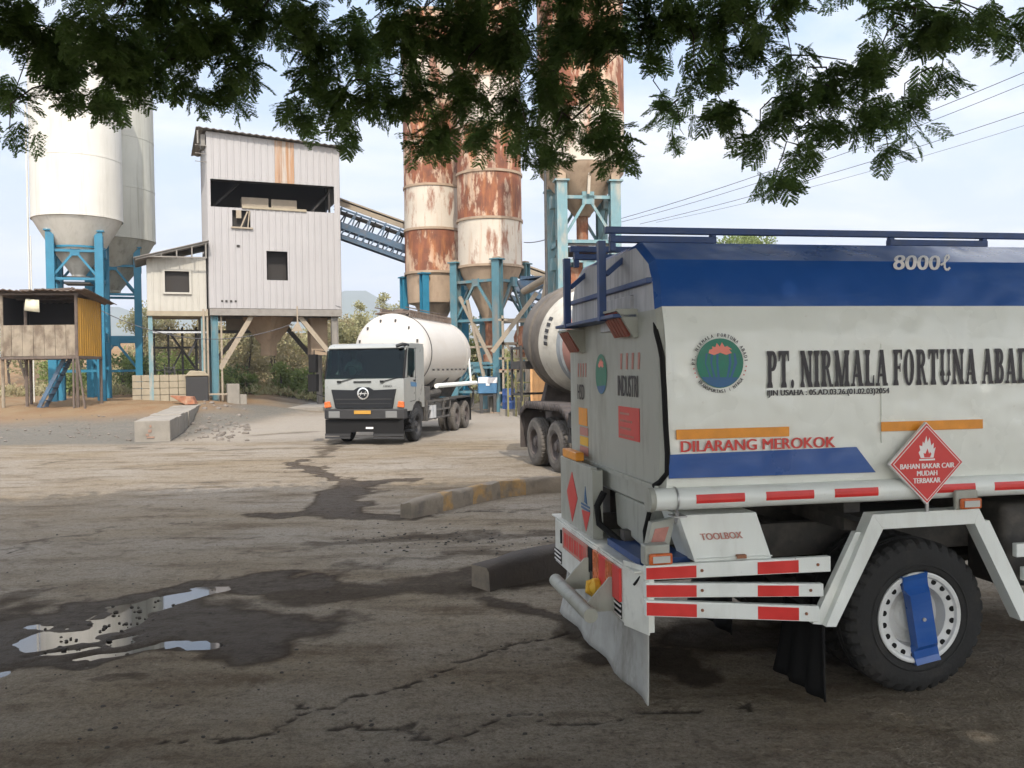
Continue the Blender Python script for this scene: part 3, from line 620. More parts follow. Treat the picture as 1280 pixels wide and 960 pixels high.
    mb.build('lettering', 'signwhite', tank, flat=True)
    # emblem
    em = MB(); c0 = (.491, 2.162)
    def disc(mb, r, y, m, cx=c0[0], cz=c0[1], a0=0, a1=2*pi, n=40, sx=1.0):
        mb.add([(cx+r*sx*math.cos(a0+(a1-a0)*k/n), y, cz+r*math.sin(a0+(a1-a0)*k/n)) for k in range(n)], [tuple(range(n))], m)
    disc(em, .152, -.0145, 0); 
    for k, (x, wd) in enumerate(((-.085, .014), (-.055, .016), (-.022, .015), (.05, .012), (.08, .012))):
        em.add([(c0[0]+x*1.1, -.0150, c0[1]+.06), (c0[0]+x*1.1+wd, -.0150, c0[1]+.06), (c0[0]+x*1.25+wd, -.0150, c0[1]), (c0[0]+x*.85+wd, -.0150, c0[1]-.085), (c0[0]+x*.8, -.0150, c0[1]-.09), (c0[0]+x*1.15, -.0150, c0[1])], [(0, 1, 2, 3, 4, 5)], 1)
    disc(em, .148, -.0155, 1, a0=pi*1.19, a1=pi*1.81)
    pet = [(-.075, .062), (-.04, .05), (0, .064), (.04, .05), (.075, .062), (.058, .085), (.078, .083), (.046, .105), (.03, .098), (.012, .128), (-.002, .100), (-.022, .124), (-.03, .098), (-.052, .102), (-.05, .087), (-.07, .082)]
    em.add([(c0[0]+a, -.0165, c0[1]+b) for a, b in pet], [tuple(range(len(pet)))], 2)
    em.build('emblem', ['green', 'tealblue', 'coral'], tank, flat=True)
    def ringtext(s, a_start, a_end, r, size, flip=False):
        mb = MB(); k = [c for c in s]
        for i, ch in enumerate(k):
            if ch == ' ': continue
            a = a_start+(a_end-a_start)*i/(len(k)-1)
            rot = a-pi/2 if not flip else a+pi/2
            w = size*(.75 if ch not in 'I.&' else .25)
            def fn(x, y, d=0, a=a, rot=rot, w=w, ch=ch):
                x -= w/2; y -= size/2
                if ch == '.': y = -size/2+(y+size/2)*.22
                return (c0[0]+r*math.cos(a)+x*math.cos(rot)-y*math.sin(rot), -.0128-d, c0[1]+r*math.sin(a)+x*math.sin(rot)+y*math.cos(rot))
            addtext(mb, ch, w, size, fn, .05)
        mb.build('lettering', 'darktext', tank, flat=True)
    ringtext('PT. NIRMALA FORTUNA ABADI', pi*1.0, pi*.03, .172, .021)
    ringtext('TRANSPORTASI & NIAGA', pi*1.22, pi*1.80, .172, .021, True)
    dots = MB()
    for a in (1.06, 1.11, 1.16, 1.86, 1.91, 1.96): dots.cyl((c0[0]+.172*math.cos(pi*a), -.0125, c0[1]+.172*math.sin(pi*a)), (c0[0]+.172*math.cos(pi*a), -.0135, c0[1]+.172*math.sin(pi*a)), .0045, n=8)
    dots.build('emblem_dots', 'redtext', tank)
    # rear face graphics (seen from behind: right is -y)
    ur = U0-.004
    rt = lambda v, z, off=0: (lambda a, b, d=0: (ur-off-d, v-a, z+b))
    text('INDUSTRI', .44, .145, rt(.86, 1.945), 'darktext', tank, .025)
    text('HSD', .21, .125, rt(1.965, 1.885), 'darktext', tank, .025)
    for v0, z0, s in ((.80, 2.13, 1), (1.95, 2.07, .62)):
        for k in range(4):
            bars = MB(); x = v0-k*.125*s; bars.prism([(0, 0), (-.035*s, 0), (-.05*s, .11), (-.008*s, .11)], lambda a, b, d, x=x, z0=z0: (d, x+a, z0+b), ur, ur+.002); bars.build('red_bar', 'fadedred', tank)
    rs = MB(); rs.bx(ur-.002, ur+.003, .40, .845, 1.655, 1.875, 0); r_ = rs.build('sticker', 'signred', tank)
    ln = MB()
    for k, w in enumerate((.22, .30, .27, .33)): 
        for j in range(int(w/.034)): ln.bx(ur-.0045, ur-.003, .80-j*.034-.022-(.3-w)*.1, .80-j*.034, 1.835-k*.05-.016, 1.835-k*.05)
    ln.build('sticker_marks', 'fadedred', tank)
    for (v0, v1, z0, z1, m) in ((1.68, 1.93, 1.68, 1.82, 'orange'), (1.66, 1.90, 1.60, 1.665, 'fadedred'), (1.66, 1.90, 1.52, 1.59, 'yellow'), (1.66, 1.90, 1.44, 1.51, 'fadedred')):
        s = MB(); s.bx(ur-.002, ur+.003, v0, v1, z0, z1); s.build('sticker', m, tank)
    e2 = MB()
    e2.add([(ur, 1.27+.15*math.cos(2*pi*k/32), 2.095+.15*math.sin(2*pi*k/32)) for k in range(32)], [tuple(range(32))], 0)
    e2.add([(ur-.001, 1.27-a*.95, 2.095+b*.95) for a, b in pet], [tuple(range(len(pet)))], 2)
    e2.add([(ur-.0008, 1.27+.146*math.cos(pi*1.19+pi*.62*k/24), 2.095+.146*math.sin(pi*1.19+pi*.62*k/24)) for k in range(24)], [tuple(range(24))], 1)
    e2.build('emblem', ['green', 'tealblue', 'coral'], tank, flat=True)
    for u in (1.585, 2.96):
        q = MB(); q.beam((u, -.002, 1.64), (u, -.002, 2.27), .010, .010, up=(0, 1, 0)); q.build('weld_seam', 'tankwhite', tank, bevel=.004)
    # black rubber edge trim down the near rear corner, soot stain plate, ledge and inspection caps
    tr = MB(); tr.tube([(.135, .14, 2.43), (.11, .06, 2.36), (.12, .03, 2.28), (.128, .008, 2.2), (.135, -.002, 2.0), (.14, -.006, 1.8), (.15, -.006, 1.62), (.15, .002, 1.5), (.12, .05, 1.44), (.10, .1, 1.41)], .017, 8); tr.build('edge_trim', 'black', tank)
    lg = MB(); lg.bx(.08, .13, .14, 2.1, 2.665, 2.70); lg.bx(.09, .13, .5, 1.2, 2.40, 2.62, 1); lg.build('ledge', ['railblue', 'rearroof'], tank, bevel=.006)
    wl = MB(); wl.beam((.105, .06, 1.40), (.105, 2.15, 1.40), .02, .03); wl.build('weld_seam', 'rearwhite', tank)
    # side pipe (hose tube) with red strips and a strap
    sp = MB(); sp.tube([(.05, .02, 1.337), (4.4, .02, 1.337)], .069, 24); pipe = sp.build('hose_tube', 'white', T)
    en = MB(); en.lathe([(.072, 0), (.074, .03), (.071, .034)], (.03, .02, 1.337), (1, 0, 0), 24); en.build('tube_cap', 'rearwhite', pipe)
    for u0, u1 in ((.315, .63), (.77, 1.09), (1.23, 1.53), (1.80, 2.22), (2.36, 2.7), (2.85, 3.2), (3.4, 3.75)):
        m_ = MB()
        for k in range(3):
            a0, a1 = [rad(x) for x in ((155, 170), (170, 185), (185, 200))[k]]
            P = lambda u, a: (u, .02+.0705*math.cos(a), 1.337+.0705*math.sin(a))
            m_.add([P(u0, a0), P(u1, a0), P(u1, a1), P(u0, a1)], [(0, 1, 2, 3)])
        m_.build('reflective_strip', 'red', pipe)
    cl = MB(); cl.lathe([(.073, -.006), (.076, -.006), (.076, .006), (.073, .006)], (.20, .02, 1.337), (1, 0, 0), 24, capa=False, capb=False); cl.beam((.20, -.03, 1.27), (.20, .0, 1.20), .012, .03); cl.bx(.17, .25, -.06, .05, 1.235, 1.243); cl.build('pipe_strap', 'steel', pipe)
    # roof rails
    for v in (.75, 1.72):
        r = MB(); r.bx(0, 4.2, v-.022, v+.022, 3.062, 3.108)
        for u0, u1 in ((.03, .80), (2.14, 2.94), (3.6, 4.2)): r.bx(u0, u1, v-.03, v+.03, 3.0, 3.046); r.bx(u0, u0+.04, v-.022, v+.022, 2.94, 3.062); r.bx(u1-.04, u1, v-.022, v+.022, 2.94, 3.062)
        r.beam((.30, v, 3.03), (.0, v, 2.78), .05, .035)
        r.build('roof_rail', 'railblue', T, bevel=.005)
        p = MB(); p.bx(-.055, -.003, v-.028, v+.028, 2.46, 3.01); p.build('rail_post', 'railblue', T, bevel=.004)
    cb = MB(); cb.bx(-.05, .11, .42, 2.05, 2.468, 2.492); cb.build('crossbar', 'railblue', T, bevel=.004)
    hatch = MB()
    for u in (1.2, 3.1): hatch.lathe([(.26, 2.95), (.26, 3.0), (.22, 3.02), (.0005, 3.03)], (u, 1.23, 0), (0, 0, 1), 24, capa=False, capb=False)
    hatch.build('manhole_lid', 'railblue', tank)
    # rear lamps with hoods
    for v0, v1, z0, lens in ((.42, .80, 2.345, 'rustred'), (1.72, 2.05, 2.27, 'rustred')):
        h = MB(); h.prism([(-.02, z0+.165), (.115, z0+.165), (.115, z0+.0), (.09, z0-.01)], lambda a, z, d: (a, d, z), v0, v0+.03)
        h.prism([(-.03, z0+.165), (.115, z0+.165), (.115, z0+.18), (-.03, z0+.18)], lambda a, z, d: (a, d, z), v0, v1)
        h.prism([(.0, z0+.164), (.115, z0+.164), (.115, z0+.02), (.085, z0+.02)], lambda a, z, d: (a, d, z), v0+.031, v1)
        ho = h.build('lamp_hood', 'rearwhite', T)
        l = MB()
        for k in range(5):
            vv = v0+.04+(v1-v0-.05)*k/5; l.prism([(-.02, z0+.16), (.0, z0+.16), (.085, z0+.015), (.07, z0+.0)], lambda a, z, d: (a-.004, d, z), vv, vv+(v1-v0-.05)/5-.012)
        l.build('lens', [lens], ho)
    # bumper
    b = MB(); outl = [(-.06, .24), (.02, .0), (.06, .0), (.06, 2.30), (.02, 2.30), (-.06, 2.10)]
    b.prism(outl, lambda a, v, z: (a, v, z), .53, .885)
    b.prism([(-.0605, .24), (.0205, -.002), (.03, .0), (-.05, .25)], lambda a, v, z: (a, v, z), .515, .93)
    b.bx(-.055, .3, .05, 2.25, .886, .90)
    bump = b.build('bumper', 'bumpwhite', T, bevel=.006)
    def bumpface(v0, v1, z0, z1, m, name='reflector', t=.012):
        q = MB(); q.bx(-.0605-t, -.061, v0, v1, z0, z1); return q.build(name, m, bump, bevel=.003)
    for k in range(4): bumpface(.27+k*.155, .27+k*.155+.15, .655, .868, 'lampor' if k % 2 else 'signred', 'tail_lens', .02)
    bumpface(.93, 1.04, .68, .86, 'black', 'socket_plate'); pl = bumpface(1.06, 1.80, .70, .862, 'fadedred', 'warning_plate')
    q = MB()
    for k in range(13): q.bx(-.0745, -.073, 1.10+k*.052, 1.10+k*.052+.018+.012*(k % 3), .725, .835)
    q.build('plate_marks', 'redtext', bump)
    bumpface(1.86, 1.885, .72, .83, 'black', 'socket_plate')
    for v0, v1 in ((.27, .66), (1.88, 2.09)):
        bumpface(v0, v1, .545, .645, 'black', 'reflector', .006)
        q = MB()
        for k in range(3): q.bx(-.072, -.067, v0, v1, .555+k*.034, .566+k*.034)
        q.build('reflector_lines', 'signwhite', bump)
    # underrun tube, brackets, yellow hook in its recess
    ub = MB(); ub.tube([(-.27, .26, .585), (-.27, 1.22, .585)], .047, 16); u_ = ub.build('underrun_tube', 'rearwhite', T, smooth=40)
    for v in (.42, 1.02):
        q = MB(); q.prism([(-.24, .56), (-.061, .56), (-.061, .78), (-.10, .78), (-.25, .62)], lambda a, z, d: (a, d, z), v, v+.012); q.build('bracket', 'rearwhite', u_)
    q = MB(); q.bx(-.075, -.061, .55, .98, .60, .70); q.build('recess_plate', 'darksteel', bump)
    q = MB(); q.lathe([(.045, 0), (.06, .012), (.06, .05), (.03, .08), (.0005, .085)], (-.075, .72, .645), (-1, 0, 0), 20, capa=False, capb=False); q.tube([(-.1, .72, .69), (-.16, .72, .68), (-.165, .72, .62), (-.12, .72, .59)], .018, 8); q.build('tow_hook', 'yellow', T)
    # sign board at the rear
    s = MB(); s.bx(-.02, .03, 1.12, 2.05, .90, 1.415); s.bx(-.02, .06, 1.08, 1.118, .90, 1.40); sb = s.build('sign_board', 'rearwhite', T, bevel=.006)
    q = MB(); q.prism([(1.67, .93), (1.50, 1.135), (1.66, 1.325), (1.83, 1.15)], lambda v, z, d: (d, v, z), -.024, -.021); q.build('hazard_diamond', 'signred', sb)
    q = MB(); q.prism([(1.38, 1.07), (1.14, 1.085), (1.26, .925)], lambda v, z, d: (d, v, z), -.024, -.021); q.build('hazard_triangle', 'signred', sb)
    q = MB(); q.prism([(1.30, 1.14), (1.22, 1.13), (1.25, 1.20), (1.27, 1.26), (1.285, 1.21)], lambda v, z, d: (d, v, z), -.024, -.021)
    for z in (1.085, 1.11): q.bx(-.024, -.021, 1.15, 1.39, z, z+.014)
    q.build('hazard_mark', 'tealblue', sb)
    q = MB(); q.bx(-.02, .05, 1.55, 1.98, 1.417, 1.485); q.build('beacon_lens', 'orange', T, bevel=.01)
    # back recess: lower tank sump, hoses, dark box
    s = MB(); s.prism([(.35, 1.24), (1.1, 1.24), (1.05, 1.0), (.5, .95)], lambda v, z, d: (d, v, z), .15, .5); s.build('sump', 'rearwhite', T, bevel=.02)
    for pts, r in (([(.05, 1.02, 1.25), (.0, 1.03, 1.15), (.0, .98, 1.03), (.08, .85, .95), (.1, .6, .90)], .024), ([(.12, .25, 1.22), (.1, .28, 1.1), (.12, .30, .9)], .016), ([(.03, .06, .92), (.0, .08, .86), (-.03, .12, .80)], .008)):
        h = MB(); h.tube(pts, r, 8); h.build('hose', 'black', T)
    bx = MB(); bx.bx(.02, .35, .15, .85, .905, .95); bx.build('battery_tray', 'railblue', T)
    st_ = MB(); st_.prism([(.05, 1.0), (.2, 1.02), (.24, 1.2), (.09, 1.18)], lambda a, z, d: (a, d, z), .12, .18); so = st_.build('side_bracket', 'rearwhite', T); q = MB(); q.prism([(.08, 1.05), (.17, 1.06), (.2, 1.15), (.11, 1.14)], lambda a, z, d: (a, d, z), .115, .119); q.build('reflector', 'fadedred', so)
    # chassis, axle
    c = MB()
    for v in (.72, 1.42): c.bx(.1, 6.1, v, v+.09, .78, 1.02)
    for u in (.3, 1.3, 2.6, 3.8, 5.2): c.bx(u, u+.1, .81, 1.42, .82, .98)
    for u in (.6, 1.5, 2.4, 3.6): c.bx(u, u+.12, .3, 1.95, 1.03, 1.235)
    ch = c.build('chassis', 'chassis', T, bevel=.006)
    c = MB()
    for v in (.78, 1.48): c.prism([(1.1, .78), (1.86, .58), (2.6, .78), (2.6, .74), (1.86, .53), (1.1, .74)], lambda a, z, d: (a, d, z), v-.06, v+.02)
    c.tube([(1.86, .3, .48), (1.86, 1.95, .48)], .085, 12); c.lathe([(.1, -.25), (.22, -.1), (.25, 0), (.22, .1), (.1, .25)], (1.86, 1.12, .48), (0, 1, 0), 18); c.build('rear_axle', 'darksteel', T)
    # toolbox
    tb = MB(); quad = [(.225, 1.235), (.735, 1.232), (.845, .935), (.335, .94)]
    tb.add([(u, .02+(1.235-z)*.05, z) for u, z in quad]+[(u, .34, z) for u, z in quad], [(0, 1, 2, 3), (7, 6, 5, 4), (0, 4, 5, 1), (1, 5, 6, 2), (2, 6, 7, 3), (3, 7, 4, 0)])
    tb.beam((.34, .018, .962), (.84, .018, .957), .01, .008)
    t_ = tb.build('toolbox', 'white', T, bevel=.008)
    text('TOOLBOX', .275, .042, lambda a, b, d=0: (.372+a-b*.3, .018-d, 1.075+b), 'fadedred', t_, .05)
    q = MB(); q.bx(.60, .66, .0, .028, .952, .975); q.build('latch', 'rustpipe', t_)
    # side guard bars with red strips
    for (za, zb, ha, hb, ue) in ((.90, .89, .088, .098, 1.22), (.796, .727, .092, .082, 1.17), (.687, .578, .098, .100, 1.14)):
        g = MB(); g.add([(u, y, z) for u, z0, z1 in ((.0, za-ha/2, za+ha/2), (ue, zb-hb/2, zb+hb/2)) for y in (-.012, .03) for z in (z0, z1)], [(0, 1, 3, 2), (4, 6, 7, 5), (0, 4, 5, 1), (2, 3, 7, 6), (0, 2, 6, 4), (1, 5, 7, 3)])
        gb = g.build('side_guard', 'white', T, bevel=.005)
        bo = MB()
        for u_ in (.36, ue-.09): bo.cyl((u_, -.012, za+(zb-za)*u_/ue), (u_, -.019, za+(zb-za)*u_/ue), .010, n=6)
        bo.build('bolts', 'rustpipe', gb)
        for u0, u1 in ((.004, .325), (.725, 1.0)):
            f = lambda u: (za+(zb-za)*u/ue-.004, (ha+(hb-ha)*u/ue)*.40)
            r = MB(); r.add([(u0, -.0135, f(u0)[0]-f(u0)[1]), (u1, -.0135, f(u1)[0]-f(u1)[1]), (u1, -.0135, f(u1)[0]+f(u1)[1]), (u0, -.0135, f(u0)[0]+f(u0)[1])], [(0, 1, 2, 3)]); r.build('reflective_strip', 'red', gb)
    for z0, z1 in ((.86, .95), (.70, .79), (.55, .63)):
        g = MB(); g.bx(2.52+(.95-z0)*.35, 3.9, -.012, .03, z0, z1); g.build('side_guard', 'white', T, bevel=.005)
    # wheel arch: trapezoid frame, double legs
    a = MB()
    y0, y1 = -.045, .06
    def strip(p, q, m=0, ya=y0, yb=y1): a.prism(p+q, lambda u, z, d: (u, d, z), ya, yb, m)
    strip([(1.492, 1.195), (2.248, 1.202)], [(2.215, 1.103), (1.565, 1.098)])
    strip([(1.492, 1.1945), (1.564, 1.0985)], [(1.235, .50), (1.165, .505)])
    strip([(2.2485, 1.2015), (2.216, 1.1035)], [(2.555, .45), (2.64, .45)])
    strip([(1.40, 1.08), (1.45, 1.08)], [(1.165, .505), (1.10, .515)], ya=.0, yb=.05); strip([(1.44, 1.02), (1.49, 1.1)], [(1.18, .56), (1.15, .52)], ya=.03, yb=.04)
    strip([(2.30, 1.11), (2.36, 1.11)], [(2.70, .45), (2.62, .45)], ya=.0, yb=.05)
    arch = a.build('wheel_arch', 'white', T, bevel=.007)
    a = MB(); a.prism([(1.50, 1.15), (2.24, 1.15), (2.26, 1.13), (2.26, 1.12), (1.49, 1.12)], lambda u, z, d: (u, d, z), .061, .62); a.build('arch_cover', 'darksteel', arch)
    # under the body: propeller shaft, fuel tank, unseen boxes added to darken it
    c = MB(); c.tube([(1.75, 1.1, .55), (4.2, 1.1, .72)], .06, 10); c.build('propeller_shaft', 'darksteel', T)
    c = MB(); c.bx(.3, 1.15, 1.7, 2.2, .5, 1.2); c.bx(2.7, 3.9, 1.6, 2.2, .5, 1.15); c.bx(.35, 1.2, .95, 1.35, .6, .8); c.build('far_side_box', 'chassis', T)
    c = MB(); c.bx(2.75, 3.6, .35, .75, .55, 1.15); c.build('fuel_tank', 'chassis', T, bevel=.06)
    # marker lamps
    for (u0, z0, v0) in ((-.005, .945, -.02), (2.05, 1.205, -.085)):
        k = MB(); k.bx(u0, u0+.16, v0, v0+(.09 if v0 > -.05 else .034), z0, z0+.125); kk = k.build('marker_lamp', 'rearwhite', T, bevel=.012)
        k = MB(); k.bx(u0+.02, u0+.17, v0-.025, v0-.001, z0+.005, z0+.075); k2 = k.build('lens_rim', 'lampor', kk, bevel=.012)
        k = MB(); k.bx(u0+.04, u0+.15, v0-.032, v0-.0255, z0+.018, z0+.06); k.build('lens', 'lens', kk, bevel=.004)
    # hazard diamond on a short stem above the arch
    hs = MB(); cxu, czu, hd = 1.850, 1.510, .262
    hs.prism([(cxu-hd, czu), (cxu, czu-hd), (cxu+hd, czu), (cxu, czu+hd)], lambda u, z, d: (u, d, z), -.075, -.050); 
    h_ = hs.build('hazard_sign', 'signwhite', T, bevel=.003)
    q = MB(); q.cyl((cxu+.01, -.06, 1.2), (cxu+.01, -.06, czu-hd+.04), .012); q.build('sign_stem', 'steel', h_)
    def frame(r0, y, m):
        q = MB(); q.prism([(cxu-r0, czu), (cxu, czu-r0), (cxu+r0, czu), (cxu, czu+r0)], lambda u, z, d: (u, d, z), y, y-.001); q.build('sign_face', m, h_)
    frame(.252, -.0755, 'signred'); frame(.238, -.0770, 'signwhite'); frame(.231, -.0785, 'signred')
    for s_, w_, x_, z_ in (('BAHAN BAKAR CAIR', .385, -.19, -.032), ('MUDAH', .145, -.073, -.078), ('TERBAKAR', .195, -.10, -.124)):
        text(s_, w_, .032, (lambda a, b, d=0, x_=x_, z_=z_: (cxu+x_+a, -.0805-d, czu+z_+b)), 'signwhite', h_, .06)
    fl = [(-.045, .035), (.045, .035), (.052, .07), (.06, .10), (.045, .092), (.047, .13), (.03, .112), (.018, .165), (.004, .135), (-.005, .175), (-.02, .125), (-.03, .14), (-.034, .11), (-.055, .115), (-.048, .085), (-.06, .07)]
    q = MB(); q.add([(cxu+x, -.0803, czu+z) for x, z in fl], [tuple(range(len(fl)))]); q.bx(cxu-.055, cxu+.055, -.0803, -.0795, czu+.018, czu+.029); q.build('flame_symbol', 'signwhite', h_, flat=True)
    q = MB(); q.add([(cxu+x, -.0808, czu+z) for x, z in ((-.02, .038), (.02, .038), (.03, .06), (.02, .072), (.014, .06), (.002, .095), (-.012, .062), (-.026, .066))], [tuple(range(8))]); q.build('flame_core', 'signred', h_, flat=True)
    # mud flaps
    def flap(x, v0, v1, ztop, zbot, m, curl, ragged):
        nx, nz = 14, 10; g = MB(); vs = []
        for i in range(nx+1):
            for j in range(nz+1):
                t = j/nz; v = v0+(v1-v0)*i/nx; zb = zbot+ragged*max(0, (i/nx-.0))*1.0
                z = ztop+(zb-ztop)*t; vs.append((x+curl*t*t*(.4+.8*i/nx)+.02*math.sin(i*1.3)*t, v-.05*t*t*(1-i/nx), z))
        g.add(vs, [(i*(nz+1)+j, (i+1)*(nz+1)+j, (i+1)*(nz+1)+j+1, i*(nz+1)+j+1) for i in range(nx) for j in range(nz)])
        o = g.build('mud_flap', m, T); so = o.modifiers.new('s', 'SOLIDIFY'); so.thickness = .012; return o
    f_ = flap(.11, .25, 2.3, .56, .008, 'greyflap', -.06, .03)
    flap(1.20, .03, .55, .55, .02, 'black', -.06, .02)
    flap(1.22, 1.45, 2.2, .55, .02, 'black', -.06, .02)
    # wheels
    for (u, v, sgn, mate) in ((1.862, .02, -1, 'cover'), (1.862, .34, -1, 'plain'), (1.862, 2.22, 1, 'plain'), (1.862, 1.90, 1, 'plain'), (5.55, .06, -1, 'plain'), (5.55, 2.18, 1, 'plain')):
        w = bpy.data.objects.new('wheel', None); COL.objects.link(w); w.parent = T; w.location = (u, v, .5)
        wheel(w, (0, 0, 0), (0, sgn, 0), style=mate, rim='silver' if mate == 'cover' else 'darksteel')
        if mate == 'cover':
            an = rad(100); d1 = Vector((-math.cos(an)*-1, 0, math.sin(an))); d1 = Vector((-.16, 0, .98)).normalized(); d2 = Vector((d1.z, 0, -d1.x))
            prof = [(-.292, .012), (-.255, .0), (-.205, -.004), (-.17, .028), (.17, .028), (.205, -.004), (.255, .0), (.292, .012)]
            q = MB(); hw = .078
            for (t0, e0), (t1, e1) in zip(prof[:-1], prof[1:]):
                q.add([d1*t+d2*(s*hw*(1.12 if abs(t) > .2 else .92))+Vector((0, -(.016+e), 0)) for t, e in ((t0, e0), (t1, e1)) for s in (-1, 1)]+[d1*t+d2*(s*hw*(1.12 if abs(t) > .2 else .92))+Vector((0, .03, 0)) for t in (t0, t1) for s in (-1, 1)], [(0, 1, 3, 2), (0, 2, 6, 4), (1, 5, 7, 3)])
            q.build('hub_strap', 'blue', w)
            q = MB(); q.cyl((0, -.044, 0), (0, -.052, 0), .012); q.build('hub_cap', 'steel', w)
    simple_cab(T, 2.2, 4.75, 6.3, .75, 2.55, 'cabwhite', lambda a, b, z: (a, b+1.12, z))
    return T
M['silver'] = mat('silver_rim_paint', (.62, .62, .60), .4, .06, 4, [((.3, .27, .22), .55, .8, (8, 8, 8), .5)])
fuel_tanker()
M['fadedmark'] = mat('faded_paint_mark', (.24, .15, .11), .9, .2, 9)
# ------------------------------------------------------------------ batching plant
def inplane(T, x0): pass
def corrugated(mb, u0, u1, z0, z1, fn, holes=(), pitch=.33, depth=.022, m=0, mfun=None):
    """trapezoid-ribbed sheet in the (u,z) plane with rectangular holes; fn(u,z,d)->xyz"""
    prof = []; u = u0
    while u < u1-1e-6:
        for du, d in ((0, 0), (pitch*.62, 0), (pitch*.70, depth), (pitch*.90, depth)):
            if u+du < u1: prof.append((u+du, d))
        u += pitch
    prof.append((u1, 0))
    ex = sorted({h for H in holes for h in H[:2]})
    for e in ex:
        if all(abs(e-p[0]) > 1e-4 for p in prof):
            for (a, da), (b, db) in zip(prof[:-1], prof[1:]):
                if a < e < b: prof.append((e, da+(db-da)*(e-a)/(b-a))); prof.sort(); break
    for (a, da), (b, db) in zip(prof[:-1], prof[1:]):
        mid = (a+b)/2; cuts = sorted((H[2], H[3]) for H in holes if H[0] < mid < H[1]); zt = z1(mid) if callable(z1) else z1; z = z0; segs = []
        for c0, c1 in cuts: segs.append((z, c0)); z = c1
        segs.append((z, None))
        for s0, s1 in segs:
            za, zb = ((z1(a), z1(b)) if callable(z1) else (z1, z1)) if s1 is None else (s1, s1)
            mm = mfun(mid, s0) if mfun else m
            mb.add([fn(a, s0, da), fn(b, s0, db), fn(b, zb, db), fn(a, za, da)], [(0, 1, 2, 3)], mm)
def solid(o, th): s = o.modifiers.new('s', 'SOLIDIFY'); s.thickness = th; s.offset = 0; return o

